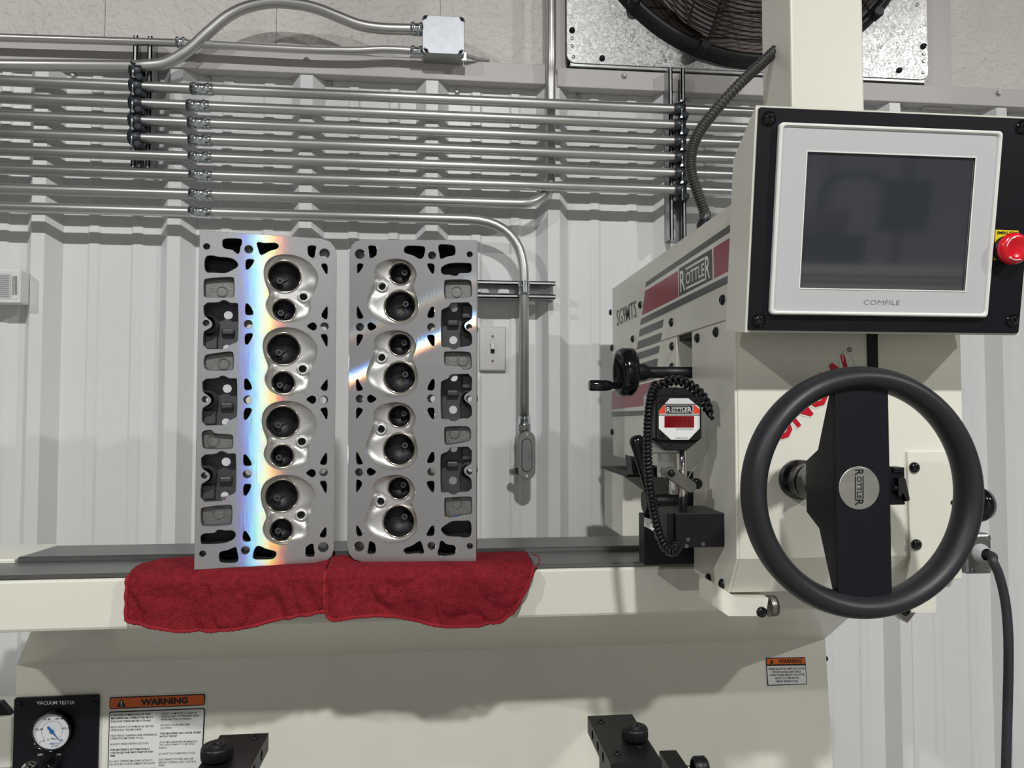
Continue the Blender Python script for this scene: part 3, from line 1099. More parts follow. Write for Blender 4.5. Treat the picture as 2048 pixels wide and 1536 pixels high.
water = [  # coolant openings, their deep shade painted as near-black walls and floors
    mA([(345, 118), (490, 118), (502, 140), (498, 170), (485, 190), (482, 230), (470, 252), (455, 252), (430, 226), (400, 212), (355, 208), (330, 192), (327, 140)]),
    mA([(628, 152), (660, 150), (690, 160), (780, 155), (815, 165), (824, 190), (805, 210), (740, 225), (700, 250), (670, 264), (655, 250), (640, 200)]),
    mA([(1085, 180), (1142, 180), (1154, 195), (1143, 225), (1140, 270), (1128, 292), (1105, 282), (1080, 262), (1075, 200)]),
    mA([(1190, 338), (1252, 338), (1252, 427), (1240, 432), (1213, 390)]),
    mA([(538, 298), (602, 302), (607, 318), (570, 378), (545, 394), (533, 385), (530, 340)]),
    mA([(530, 690), (555, 688), (600, 760), (597, 785), (570, 790), (535, 787), (527, 770)]),
    mA([(524, 955), (585, 948), (599, 965), (560, 1038), (540, 1052), (524, 1040)]),
    mA([(1243, 713), (1252, 718), (1252, 827), (1225, 827), (1189, 792)]),
    mA([(1063, 887), (1110, 856), (1135, 856), (1157, 880), (1154, 910), (1130, 927), (1105, 917)]),
    mA([(1189, 965), (1205, 957), (1252, 958), (1252, 1062), (1243, 1070), (1213, 1015)]),
    mA([(520, 1346), (550, 1348), (590, 1420), (582, 1447), (528, 1449), (519, 1430)]),
    mA([(1245, 1353), (1252, 1358), (1252, 1457), (1205, 1452), (1185, 1430)]),
    mB([(503, 113), (560, 111), (574, 130), (535, 202), (515, 214), (501, 205)]),
    mB([(498, 508), (520, 506), (570, 580), (562, 605), (505, 605), (497, 580)]),
    mB([(498, 760), (555, 758), (569, 775), (535, 847), (515, 862), (497, 850)]),
    mB([(1152, 122), (1175, 110), (1217, 104), (1217, 200), (1203, 212), (1180, 165)]),
    mB([(1198, 493), (1212, 498), (1212, 597), (1165, 597), (1148, 580)]),
    mB([(1148, 745), (1165, 733), (1210, 733), (1210, 832), (1198, 842), (1173, 790)]),
    mB([(1028, 38), (1070, 8), (1095, 4), (1120, 25), (1117, 60), (1090, 77), (1070, 67)]),
    mB([(1026, 666), (1066, 636), (1091, 632), (1116, 653), (1113, 688), (1086, 705), (1066, 695)]),
    mB([(498, 1163), (520, 1158), (562, 1230), (557, 1250), (500, 1250), (491, 1220)]),
    mB([(1193, 1128), (1207, 1133), (1207, 1217), (1160, 1217), (1146, 1200)]),
    mB([(290, 1350), (310, 1335), (370, 1325), (420, 1298), (440, 1303), (445, 1345), (457, 1390), (450, 1422), (430, 1432), (310, 1432), (290, 1410)]),
    mB([(585, 1340), (600, 1300), (625, 1286), (650, 1293), (690, 1315), (760, 1330), (780, 1345), (777, 1375), (750, 1400), (690, 1402), (600, 1404), (578, 1390)]),
    mB([(1030, 1300), (1050, 1285), (1075, 1268), (1097, 1273), (1097, 1310), (1107, 1350), (1102, 1382), (1040, 1380), (1028, 1365)]),
]
water = [smooth_poly(w_, 2) for w_ in water]
endp = [mA([(172, 273), (240, 266), (290, 280), (380, 285), (432, 300), (468, 342), (462, 367), (420, 392), (380, 412), (350, 422), (250, 417), (172, 417)]),
        mB([(133, 1180), (262, 1180), (268, 1155), (300, 1148), (350, 1160), (400, 1153), (432, 1175), (430, 1215), (400, 1242), (330, 1267), (150, 1274), (133, 1265)])]
rect = [(mA([(182, 468), (412, 453), (433, 470), (433, 625), (420, 635), (178, 635), (164, 620), (164, 490)]), zA((318, 572)), .0085),
        (mA([(165, 1143), (235, 1130), (405, 1106), (427, 1125), (427, 1262), (410, 1275), (260, 1278), (165, 1268)]), zA((333, 1213)), .0088),
        (mB([(155, 308), (200, 298), (235, 303), (250, 332), (395, 335), (410, 350), (410, 447), (395, 460), (170, 462), (148, 440), (143, 330)]), zB((232, 390)), .0095),
        (mB([(150, 958), (385, 933), (404, 950), (402, 1092), (385, 1110), (160, 1122), (136, 1100), (133, 980)]), zB((285, 1015)), .0092)]
big1 = mA([(163, 682), (300, 680), (318, 663), (345, 658), (375, 670), (395, 685), (455, 684), (467, 695), (467, 1010), (450, 1030), (400, 1046), (382, 1062), (370, 1087), (300, 1087), (160, 1087), (160, 940), (190, 921), (228, 902), (244, 872), (228, 838), (192, 814), (165, 788)])
d2 = hp_(410.3, 798.7)
d1 = hp_(412.2, 646.0)
d3 = hp_(408.7, 951.0)
big = [big1, shift(big1, (0, d2[1] - d1[1])), shift(big1, (0, d3[1] - d1[1]))]
big_d = [0, d2[1] - d1[1], d3[1] - d1[1]]
bolts = [(zA((190, 188)), .0048, 0), (zA((560, 213)), .0063, 0), (zA((1225, 250)), .0080, 1),
         (zA((185, 860)), .0047, 1), (zA((555, 870)), .0063, 1), (zA((1225, 890)), .0063, 1),
         (zB((172, 37)), .0047, 1), (zB((535, 40)), .0063, 1), (zB((1185, 40)), .0063, 1),
         (zB((165, 687)), .0047, 1), (zB((530, 675)), .0063, 1), (zB((1182, 660)), .0063, 1),
         (zB((150, 1355)), .0048, 1), (zB((515, 1325)), .0063, 0), (zB((1180, 1300)), .0080, 1)]
holes = list(water) + [smooth_poly(e, 2) for e in endp] + [smooth_poly(r_[0], 2) for r_ in rect] + [smooth_poly(b_, 1) for b_ in big]
holes += [circ(b_[0][0], b_[0][1], b_[1], 24) for b_ in bolts]
for o_ in ch_off:
    holes.append(shift(deck_out, o_))

head = thing('cylinder_head', 'aluminium cylinder head standing on the left, its bolt pockets along its left edge', 'cylinder head', (0, 0, 0), 'cylinder heads on the red towels')
me = plate(outer, holes, HT, .0005)
body = MB().mesh(me, 0, lambda c: V((c.x, HT / 2 - c.z, c.y)))
ho = body.build('deck_body', [deck_alu, recess_shade, cast_alu], head, fix=True)


def inside(pt, poly):
    x, y = pt
    c = False
    for i in range(len(poly)):
        (x1, y1), (x2, y2) = poly[i], poly[i - 1]
        if (y1 > y) != (y2 > y) and x < (x2 - x1) * (y - y1) / (y2 - y1) + x1:
            c = not c
    return c


def grow(poly, d):
    cx = sum(p[0] for p in poly) / len(poly)
    cy = sum(p[1] for p in poly) / len(poly)
    out = []
    for p in poly:
        v = V((p[0] - cx, p[1] - cy))
        L = v.length
        v = v * ((L + d) / L) if L > 0 else v
        out.append((cx + v.x, cy + v.y))
    return out


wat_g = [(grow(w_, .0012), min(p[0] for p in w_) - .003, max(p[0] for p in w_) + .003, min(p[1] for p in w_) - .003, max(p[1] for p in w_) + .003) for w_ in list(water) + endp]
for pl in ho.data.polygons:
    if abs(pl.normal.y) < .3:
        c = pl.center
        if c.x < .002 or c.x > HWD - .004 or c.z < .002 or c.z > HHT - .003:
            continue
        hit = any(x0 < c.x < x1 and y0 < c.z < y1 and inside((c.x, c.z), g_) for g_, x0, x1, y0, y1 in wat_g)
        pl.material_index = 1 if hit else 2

# floors of the openings
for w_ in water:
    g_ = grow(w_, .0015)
    MB().add([(x, .045, z) for x, z in g_], [list(range(len(g_)))[::-1]]).build('coolant_passage', recess_shade, head, fix=False)
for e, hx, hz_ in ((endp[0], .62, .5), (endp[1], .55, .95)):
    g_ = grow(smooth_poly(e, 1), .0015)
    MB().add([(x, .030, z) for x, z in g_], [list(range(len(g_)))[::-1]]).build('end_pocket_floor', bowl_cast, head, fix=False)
for r_, cc, rr in rect:
    g_ = smooth_poly(r_, 1)
    mb = MB()
    inner = grow(g_, -.0022)
    nn = len(g_)
    mb.add([(x, .0008, z) for x, z in grow(g_, .0003)] + [(x, .0105, z) for x, z in inner], [(i, (i + 1) % nn, (i + 1) % nn + nn, i + nn) for i in range(nn)], 0, True)
    mb.add([(x, .0105, z) for x, z in inner], [list(range(nn))[::-1]])
    mb.lathe((cc[0], .0108, cc[1]), (0, -1, 0), [(rr + .0006, 0), (rr, .0020), (rr - .0014, .0020), (rr - .0020, .0004), (0, .0004)], 24)
    mb.build('shallow_pocket', cast_alu, head, fix=False)
# big rocker pockets: cast floor with two through holes, ridge and boss
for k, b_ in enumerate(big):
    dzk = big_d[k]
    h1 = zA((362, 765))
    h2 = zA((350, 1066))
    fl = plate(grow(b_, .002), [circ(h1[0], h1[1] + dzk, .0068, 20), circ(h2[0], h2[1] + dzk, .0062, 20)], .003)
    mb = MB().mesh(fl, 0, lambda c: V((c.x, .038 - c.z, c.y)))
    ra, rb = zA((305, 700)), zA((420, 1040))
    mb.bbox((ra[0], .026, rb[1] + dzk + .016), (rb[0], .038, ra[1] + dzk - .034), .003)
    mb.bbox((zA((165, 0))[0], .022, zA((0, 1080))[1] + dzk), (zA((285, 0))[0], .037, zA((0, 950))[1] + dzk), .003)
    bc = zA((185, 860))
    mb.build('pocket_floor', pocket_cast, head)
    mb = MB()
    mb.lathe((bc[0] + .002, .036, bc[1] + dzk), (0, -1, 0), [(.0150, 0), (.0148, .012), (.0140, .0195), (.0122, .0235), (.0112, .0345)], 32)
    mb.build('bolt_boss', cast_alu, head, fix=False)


# combustion chambers
def polar(poly, c, n=72):
    out = []
    for i in range(n):
        a_ = 2 * PI * i / n
        d = V((math.cos(a_), math.sin(a_)))
        best = 0
        for j in range(len(poly)):
            q0, q1 = V(poly[j]) - V(c), V(poly[(j + 1) % len(poly)]) - V(c)
            e = q1 - q0
            den = d.x * e.y - d.y * e.x
            if abs(den) < 1e-12:
                continue
            t = (q0.x * e.y - q0.y * e.x) / den
            s = (q0.x * d.y - q0.y * d.x) / den
            if t > best and -1e-6 <= s <= 1 + 1e-6:
                best = t
        out.append(best)
    return out


NC = 96
cc = ((vbig[0][0] + vsml[0][0]) / 2 + .004, (vbig[0][1] * .45 + vsml[0][1] * .55))
rad0 = polar(deck_out, cc, NC)
rad1 = []
for i in range(NC):
    a_ = 2 * PI * i / NC
    d = V((math.cos(a_), math.sin(a_)))
    best = .012
    for (c, r) in ((vbig[0], vbig[1] + .0012), (vsml[0], vsml[1] + .0012), (plug[0], plug[1] + .0045)):
        o_ = V(cc) - V(c)
        bq = o_.dot(d)
        disc = bq * bq - (o_.length_squared - r * r)
        if disc > 0:
            best = max(best, -bq + math.sqrt(disc))
    rad1.append(best)
for _ in range(2):
    rad1 = [max(rad1[i], (rad1[i - 1] + rad1[(i + 1) % NC]) / 2) for i in range(NC)]
rad1 = [min(rad1[i], rad0[i] - .0008) for i in range(NC)]
FD = .0115


def ringpts(t, y, o_):
    return [V((cc[0] + o_[0] + math.cos(2 * PI * i / NC) * (rad0[i] * (1 - t) + rad1[i] * t), y, cc[1] + o_[1] + math.sin(2 * PI * i / NC) * (rad0[i] * (1 - t) + rad1[i] * t))) for i in range(NC)]


floor2d = [(cc[0] + math.cos(2 * PI * i / NC) * (rad1[i] + .0002), cc[1] + math.sin(2 * PI * i / NC) * (rad1[i] + .0002)) for i in range(NC)]
fl_me = plate(floor2d, [circ(*vbig[0], vbig[1], 40), circ(*vsml[0], vsml[1], 32), circ(*plug[0], plug[1], 20)], .002)
chm = MB()
prof_ = [(0, .0004), (.04, .002), (.16, .0052), (.40, .0085), (.72, .0108), (1.0, FD)]
rows = []
for t, y in prof_:
    r_ = ringpts(t, y, (0, 0))
    rows.append(r_ + [r_[0]])
chm.grid(rows)
chm.mesh(fl_me, 0, lambda c: V((c.x, FD + .001 - c.z, c.y)))
chm_me = mesh_of(chm, 'combustion_chamber', chamber_alu)


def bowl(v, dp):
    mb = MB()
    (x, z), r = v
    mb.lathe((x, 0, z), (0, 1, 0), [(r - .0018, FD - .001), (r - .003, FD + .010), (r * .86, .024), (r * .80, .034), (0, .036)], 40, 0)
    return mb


def guide(v):
    (x, z), r = v
    gx, gz = x - r * .28, z - r * .20
    mb = MB()
    mb.lathe((gx, .036, gz), (0, -1, 0), [(.0052, 0), (.0048, .012), (.0030, .012), (.0030, .004), (0, .004)], 20, 0)
    mb.prism([(gx + .004, .030, gz - .0007), (gx + r * .55, .034, gz + r * .22 - .0007), (gx + r * .55, .034, gz + r * .22 + .0007), (gx + .004, .030, gz + .0007)], (0, .004, 0))
    return mb


def seat(v):
    (x, z), r = v
    return MB().lathe((x, 0, z), (0, 1, 0), [(r + .0012, FD - .0002), (r + .0009, FD - .0022), (r - .0002, FD - .0026), (r - .0014, FD - .0014), (r - .0028, FD + .001), (r - .0034, FD + .004)], 48)


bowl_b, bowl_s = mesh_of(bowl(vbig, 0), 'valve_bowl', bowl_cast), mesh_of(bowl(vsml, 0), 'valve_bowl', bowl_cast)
guide_mat = mat('guide_bronze', sub((92, 93, 95)), .4, .6)
gd_b, gd_s = mesh_of(guide(vbig), 'valve_guide', guide_mat), mesh_of(guide(vsml), 'valve_guide', guide_mat)
st_b, st_s = mesh_of(seat(vbig), 'valve_seat', seat_steel), mesh_of(seat(vsml), 'valve_seat', seat_steel)
pb = MB()
px_, pz_ = plug[0]
pb.lathe((px_, 0, pz_), (0, 1, 0), [(plug[1] + .0038, FD), (plug[1] + .0034, FD - .003), (plug[1] + .0012, FD - .0038), (plug[1], FD - .0035), (plug[1] - .0003, FD + .012)], 28)
pb.lathe((px_, 0, pz_), (0, 1, 0), [(plug[1], FD + .010), (0, FD + .010)], 20, 1)
plug_me = mesh_of(pb, 'spark_plug_boss', [chamber_alu, recess_shade])
for o_ in ch_off:
    M_ = (o_[0], 0, o_[1])
    ch = inst('combustion_chamber', chm_me, M_, head)
    for nm, me_ in (('valve_bowl', bowl_b), ('valve_bowl', bowl_s), ('valve_guide', gd_b), ('valve_guide', gd_s), ('valve_seat', st_b), ('valve_seat', st_s), ('spark_plug_boss', plug_me)):
        inst(nm, me_, M_, ch)
# cast back: cover rail clear of the bolt columns, starting above the rear way
mb = MB()
xa, xb = zA((640, 0))[0], zA((1010, 0))[0]
mb.bbox((xa, HT - .001, .035), (xb, HT + .035, HHT - .02), .006)
for z in [.05 + i * .105 for i in range(5)]:
    if z < HHT - .05:
        mb.bbox((.012, HT - .001, z), (xa, HT + .022, z + .02), .003) if False else None
mb.build('cover_rail', cast_alu, head)

# place the left head, copy it turned end for end for the right one
head.matrix_basis = Matrix.Translation(p0) @ Matrix.Rotation(HY, 4, 'Z')
for o in list(head.children):
    o.matrix_parent_inverse = Matrix()
head2 = head.copy()
COL.objects.link(head2)
tag(head2, 'aluminium cylinder head standing on the right, its bolt pockets along its right edge', 'cylinder head', 'cylinder heads on the red towels')
FLIP = Matrix.Translation((HWD / 2, 0, HHT / 2)) @ Matrix.Rotation(PI, 4, 'Y') @ Matrix.Translation((-HWD / 2, 0, -HHT / 2))
for ch in list(head.children):
    c2 = ch.copy()
    COL.objects.link(c2)
    c2.parent = head2
    c2.matrix_parent_inverse = Matrix()
    c2.matrix_basis = FLIP @ ch.matrix_basis
    for g_ in list(ch.children):
        g2 = g_.copy()
        COL.objects.link(g2)
        g2.parent = c2
        g2.matrix_parent_inverse = g_.matrix_parent_inverse
for c2 in head2.children:
    if c2.name.startswith('deck_body'):
        c2.data = c2.data.copy()
        c2.data.materials[0] = deck_alu_b
H2Y = R(-4.5)
pr = PZ(694, 1124, WZ + .0032)
head2.matrix_basis = Matrix.Translation(pr) @ Matrix.Rotation(H2Y, 4, 'Z')

# ================================================================ red towels


def interp(tab, u):
    for (a_, va_), (b_2, vb_) in zip(tab, tab[1:]):
        if u <= b_2:
            k = (u - a_) / (b_2 - a_) if b_2 > a_ else 0
            k = k * k * (3 - 2 * k) * .5 + k * .5
            return va_ + (vb_ - va_) * k
    return tab[-1][1]


def towel(label, xt0, xt1, bottom, backs, seed, lift):
    """xt0..xt1: edge in picture x; bottom: list of (u, px, py); backs: (u, depth)"""
    NU, NT_, NH = 110, 26, 34
    rows = [[] for _ in range(NT_ + NH + 1)]
    for i in range(NU + 1):
        u = i / NU
        xt = xt0 + (xt1 - xt0) * u
        e = PZ(xt, 1143 - (xt - 388) * .025, WZ)
        bxp = interp([(a_, b_) for a_, b_, c in bottom], u)
        byp = interp([(a_, c) for a_, b_, c in bottom], u)
        bp = PY(bxp, byp, FYW - .012)
        dep = interp(backs, u)
        lf = interp(lift, u)
        for j in range(NT_ + 1):
            k = j / NT_
            y = FYW + dep * (1 - k)
            nz = noise.noise(V((e.x * 22, y * 30, seed))) * .5 + .5
            z = WZ + .0016 + lf * (.25 + nz * .9) * math.sin(PI * min(1, .12 + k * .8))
            rows[j].append(V((e.x, y - .0015 * k, z)))
        for j in range(1, NH + 1):
            k = j / NH
            s = min(1, k * 6)
            x = e.x + (bp.x - e.x) * k ** 1.3
            z = (WZ + .0016) + (bp.z - WZ) * k
            n1 = noise.noise(V((x * 14, z * 10, seed + 5)))
            n2 = noise.noise(V((x * 34 + z * 12, z * 26, seed + 9)))
            n3 = noise.noise(V((x * 80, z * 80, seed + 3)))
            fold = math.sin(x * 36 + z * 30 + n1 * 5 + seed) * .0075 * (.3 + .7 * k)
            y = FYW - .0035 - s * (.0045 + .010 * (n1 * .5 + .5) + .008 * (n2 * .5 + .5) + .0018 * n3) - abs(fold)
            rows[NT_ + j].append(V((x, y, z)))
    c = rows[NT_][NU // 2]
    t = thing('shop_towel', label, 'towel', (c.x, FYW, WZ), 'red shop towels under the cylinder heads')
    o = MB().grid(rows).build('cloth', terry, t, fix=False)
    sm = o.modifiers.new('thickness', 'SOLIDIFY')
    sm.thickness = .0018
    sm.offset = 0
    h = [p + V((0, -.0012, .001)) for p in rows[-1]]
    l = [r_[0] + V((0, -.0008, 0)) for r_ in rows[NT_ + 2:]]
    rr_ = [r_[-1] + V((0, -.0008, 0)) for r_ in rows[NT_ + 2:]]
    mb = MB()
    for edge in (h, l, rr_):
        mb.tube(edge, lambda u: .0028 + .0006 * math.sin(u * 420), 8)
    mb.build('stitched_hem', hem_terry, t, fix=False)
    return t


t = towel('red shop towel under the left cylinder head, hanging over the bed edge', 262, 654,
          [(0, 258, 1238), (.04, 275, 1246), (.12, 305, 1252), (.25, 360, 1261), (.45, 440, 1260), (.58, 490, 1256), (.7, 540, 1243), (.85, 600, 1231), (1, 653, 1222)],
          [(0, .055), (.15, .085), (.3, .09), (1, .09)], 3.0,
          [(0, .006), (.12, .011), (.26, .009), (.34, .002), (.9, .001), (.97, .006), (1, .008)])
t2_ = towel('red shop towel under the right cylinder head, with a loose thread at its right end', 656, 1064,
            [(0, 656, 1232), (.03, 668, 1240), (.1, 700, 1234), (.22, 745, 1230), (.35, 790, 1233), (.5, 840, 1244), (.64, 895, 1252), (.8, 955, 1251), (.92, 1003, 1242), (1, 1024, 1226)],
            [(0, .07), (.2, .08), (.8, .088), (1, .092)], 11.0,
            [(0, .010), (.06, .012), (.14, .002), (.62, .001), (.76, .004), (.9, .005), (1, .003)])
th = catmull([PZ(1063, 1108, WZ + .006), PY(1076, 1113, FYW - .004), PY(1079, 1121, FYW - .006), PY(1073, 1135, FYW - .006), PY(1062, 1152, FYW - .006), PY(1052, 1163, FYW - .005)], 6)
MB().tube(th, .0009, 6).build('loose_thread', hem_terry, t2_, fix=False)

# ================================================================ prints on the cabinet
CAB = Surf(lambda x, y: PY(x, y, BY), (0, -1, 0))


def k2(x, y):     # crop [0,1360,440,1536] at 4.6545
    return (x / 4.6545, 1360 + y / 4.6545)


def k2q(l):
    return [k2(*p) for p in l]


wl = thing('warning_label', 'large white and orange warning label with two columns of text beside the vacuum gauge', 'label', CAB.p(310, 1500), 'warning labels')
mb = MB()
put_poly(mb, CAB, k2q([(1012, 150), (1925, 110), (1932, 130), (1880, 1100), (985, 1120), (1008, 170)]), .0006)
sheet = mb.build('sheet', sticker_white, wl, fix=False)
mb = MB()
put_poly(mb, CAB, k2q([(1030, 158), (1905, 126), (1915, 140), (1910, 225), (1895, 235), (1035, 270), (1020, 258), (1022, 170)]), .0010, 0)
put_poly(mb, CAB, k2q([(1035, 168), (1900, 136), (1905, 222), (1890, 227), (1040, 260), (1028, 254), (1030, 176)]), .0013, 1)
mb.add([CAB.p(*k2(x, y), .0016) for x, y in ((1133, 172), (1178, 248), (1088, 250))], [(0, 1, 2)], 0)
put_poly(mb, CAB, k2q([(1127, 192), (1141, 192), (1138, 224), (1130, 224)]), .0019, 2)
put_poly(mb, CAB, k2q(circ(1134, 234, 6, 10)), .0019, 2)
put_text(mb, CAB, 'WARNING', k2q([(1312, 172), (1752, 155), (1752, 216), (1312, 235)]), .0016, 0, .05)
mb.build('header', [ink, orange_ink, white_ink], wl, fix=False)
mb = MB()
put_poly(mb, CAB, k2q([(1030, 292), (1893, 258), (1908, 266), (1912, 280), (1870, 1100), (995, 1110), (1018, 305)]), .0010, 0)
put_poly(mb, CAB, k2q([(1036, 302), (1888, 268), (1900, 276), (1860, 1090), (1005, 1100), (1026, 312)]), .0013, 1)
mb.build('text_frame', [ink, sticker_white], wl, fix=False)
mb = MB()
SL = -.030
LINES = [('FOR SAFE OPERATION OF THIS', 1040, 325, 1405, 1), ('MACHINE ALL OPERATORS MUST', 1037, 354, 1428, 1), ('FOLLOW THESE INSTRUCTIONS.', 1036, 384, 1410, 1),
         ('READ INSTRUCTION MANUAL BEFORE', 1034, 437, 1434, 0), ('OPERATING THIS MACHINE.', 1032, 464, 1322, 0),
         ('HAVE PRIOR TRAINING AND EXPERIENCE', 1031, 517, 1466, 0), ('OPERATING MACHINE TOOLS.', 1029, 543, 1340, 0),
         ('ALWAYS WEAR EYE PROTECTION.', 1028, 595, 1388, 0),
         ('THIS MACHINE IS AUTOMATICALLY', 1027, 648, 1398, 1), ('CONTROLED AND MAY START AT ANY', 1025, 675, 1428, 1), ('TIME.', 1024, 703, 1078, 1),
         ('DO NOT OPERATE MACHINE WITHOUT', 1021, 755, 1424, 0), ('ALL SECURITY ATTACHMENTS IN PLACE.', 1020, 782, 1446, 0), ('DO NOT REMOVE GUARDS OR COVERS ALWAYS', 1018, 834, 1452, 0),
         ('STAND COMPLETELY CLEAR OF', 1502, 312, 1838, 0), ('SPINDLE AND CUTTERHEAD AREA', 1500, 338, 1858, 0), ('WHEN MOTOR IS RUNNING.', 1499, 365, 1785, 0),
         ('SECURE LOOSE HAIR AND', 1496, 418, 1772, 0), ('CLOTHING.', 1495, 444, 1605, 0),
         ('THIS MACHINE CAN CAUSE SEVERE', 1492, 496, 1872, 1), ('BODILY INJURY', 1490, 524, 1655, 1),
         ('STOP MACHINE BEFORE MAKING', 1488, 578, 1836, 0), ('ANY ADJUSTMENT TO MOVING', 1487, 603, 1812, 0), ('PARTS.', 1486, 630, 1558, 0),
         ('DO NOT TOUCH MOVING TOOLS.', 1484, 684, 1826, 0), ('DISCONNECT POWER AND AIR', 1481, 738, 1802, 0), ('BEFORE OPENING ANY CONTROL', 1480, 765, 1832, 0), ('AREA.', 1479, 790, 1538, 0)]
for (s_, x0, y0, x1, bd) in LINES:
    a_, b_ = k2(x0, y0), k2(x1, y0)
    put_line(mb, CAB, s_, a_[0], a_[1], b_[0], 4.1, SL, .0016, 0, .03 if bd else .008)
mb.build('text_block', ink, wl, fix=False)

wl2 = thing('warning_label', 'small orange and white warning label on the right of the cabinet below the handwheel', 'label', CAB.p(1573, 1342), 'warning labels')


def k5(x, y):     # crop [1380,1150,2048,1536] at 3.0659
    return (1380 + x / 3.0659, 1150 + y / 3.0659)


def k5q(l):
    return [k5(*p) for p in l]


mb = MB()
put_poly(mb, CAB, k5q([(458, 500), (712, 494), (721, 678), (468, 683)]), .0006)
mb.build('sheet', sticker_white, wl2, fix=False)
mb = MB()
put_poly(mb, CAB, k5q([(463, 507), (704, 502), (709, 548), (465, 553)]), .0010, 0)
put_poly(mb, CAB, k5q([(468, 512), (700, 507), (704, 543), (470, 547)]), .0013, 1)
mb.add([CAB.p(*k5(x, y), .0016) for x, y in ((499, 515), (513, 541), (486, 542))], [(0, 1, 2)], 0)
put_text(mb, CAB, 'WARNING', k5q([(540, 515), (682, 511), (683, 537), (541, 541)]), .0016, 0, .03)
mb.build('header', [ink, orange_ink], wl2, fix=False)
mb = MB()
put_poly(mb, CAB, k5q([(465, 552), (709, 548), (716, 670), (474, 678)]), .0010, 0)
put_poly(mb, CAB, k5q([(470, 557), (705, 553), (711, 665), (479, 672)]), .0013, 1)
mb.build('text_frame', [ink, sticker_white], wl2, fix=False)
mb = MB()
for i, (s_, x0, x1) in enumerate((('CYLINDER HEAD MUST BE CLAMPED IN ROLL FIXTURE', 477, 700), ('WITH FIRE DECK/HEAD GASKET SURFACE', 502, 677), ('TOWARDS THE FIXED SIDEPLATE OF ROLL FIXTURE', 484, 700), ('FAILURE TO DO SO MAY RESULT IN', 519, 665), ('DAMAGED OR BROKEN TOOLING.', 525, 662))):
    a_, b_ = k5(x0, 575 + i * 18.8), k5(x1, 575 + i * 18.8)
    put_line(mb, CAB, s_, a_[0], a_[1], b_[0], 4.2, -.018, .0016, 0, .008)
mb.build('text_block', ink, wl2, fix=False)

# ---------------------------------------------------------------- vacuum tester panel
VP = thing('vacuum_tester', 'black vacuum tester panel with a round white dial gauge', 'gauge panel', CAB.p(109, 1500))
VY = BY - .007
VS = Surf(lambda x, y: PY(x, y, VY), (0, -1, 0))
ptl, ptr = PY(*k2(130, 170), VY), PY(*k2(920, 160), VY)
pm = plate(rrect(ptl.x, ptl.z - .19, ptr.x, ptl.z, .004), [], .006, .001)
MB().mesh(pm, 0, lambda c: V((c.x, VY + .003 - c.z, c.y))).build('panel_plate', black_paint, VP)
mb = MB()
put_text(mb, VS, 'VACUUM TESTER', k2q([(344, 196), (698, 192), (699, 224), (345, 229)]), .0006, 0, .004)
put_text(mb, VS, 'OFF', k2q([(352, 684), (404, 682), (403, 704), (351, 707)]), .0006, 0, .006)
put_text(mb, VS, 'ON', k2q([(528, 682), (566, 680), (565, 700), (527, 702)]), .0006, 0, .006)
mb.build('lettering', white_ink, VP, fix=False)
gc = PY(*k2(508, 455), VY)
gr = (PY(*k2(700, 455), VY) - gc).length
g_ = MB().lathe(gc, (0, -1, 0), [(gr, 0), (gr, .010), (gr * .97, .016), (gr * .93, .017), (gr * .90, .012), (gr * .90, .008)], 48).build('gauge_rim', mat('gauge_rim', sub((60, 62, 66)), 0.12, 1.0), VP)
MB().lathe(gc, (0, -1, 0), [(gr * .905, .0085), (0, .0085)], 48).build('dial', dial_white, g_)
DS = Surf(lambda x, y: PY(x, y, VY - .0085), (0, -1, 0))
mb = MB()


def dp(ang, rr_):
    return gc + V((math.cos(ang) * rr_, -.0089, math.sin(ang) * rr_))


for i in range(26):
    a_ = R(225 - 270 * i / 25)
    L = .10 if i % 5 == 0 else .05
    ts = V((-math.sin(a_), 0, math.cos(a_))) * .00022
    mb.add([dp(a_, gr * .86) + ts, dp(a_, gr * .86) - ts, dp(a_, gr * (.86 - L)) - ts, dp(a_, gr * (.86 - L)) + ts], [(0, 1, 2, 3)], 0)
arc = [dp(R(225 - 270 * i / 40), gr * .50) for i in range(41)]
mb.tube(arc, .0002, 4, 0)
for i, s_ in enumerate(('-1', '-0,8', '-0,6', '-0,4', '-0,2', '0')):
    a_ = R(225 - 270 * i / 5)
    c = dp(a_, gr * .66)
    w_ = gr * .055 * len(s_)
    h = gr * .055
    vs, fs = text_mesh(s_, .004, 2)
    mb.add([c + V(((u - .5) * 2 * w_, -.0002, (v - .5) * 2 * h)) for u, v in vs], fs, 0)
for s_, cx_2, cz_2, w_, h, mi in (('bar', .04, -.36, .08, .05, 0), ('FESTO', .16, -.64, .24, .05, 1), ('EN 837', .16, -.76, .16, .03, 0), ('0', -.18, -.42, .04, .04, 0), ('1,0', .15, -.42, .08, .04, 0)):
    vs, fs = text_mesh(s_, .01, 2)
    c = gc + V((cx_2 * gr, -.0089, cz_2 * gr))
    mb.add([c + V(((u - .5) * 2 * w_ * gr, -.0002, (v - .5) * 2 * h * gr)) for u, v in vs], fs, mi)
mb.build('dial_print', [ink, blue_ink], g_, fix=False)
mb = MB()
a_ = R(-50)
dv = V((math.cos(a_), 0, math.sin(a_)))
tv = V((-math.sin(a_), 0, math.cos(a_)))
c = gc + V((0, -.0102, 0))
mb.prism([c - dv * gr * .30 + tv * gr * .045, c - dv * gr * .30 - tv * gr * .045, c - tv * gr * .05, c + dv * gr * .30 - tv * gr * .02, c + dv * gr * .78, c + dv * gr * .30 + tv * gr * .02, c + tv * gr * .05], (0, -.0008, 0))
mb.lathe(c, (0, -1, 0), [(gr * .09, 0), (gr * .09, .002), (0, .002)], 20)
mb.build('needle', blue_ink, g_)
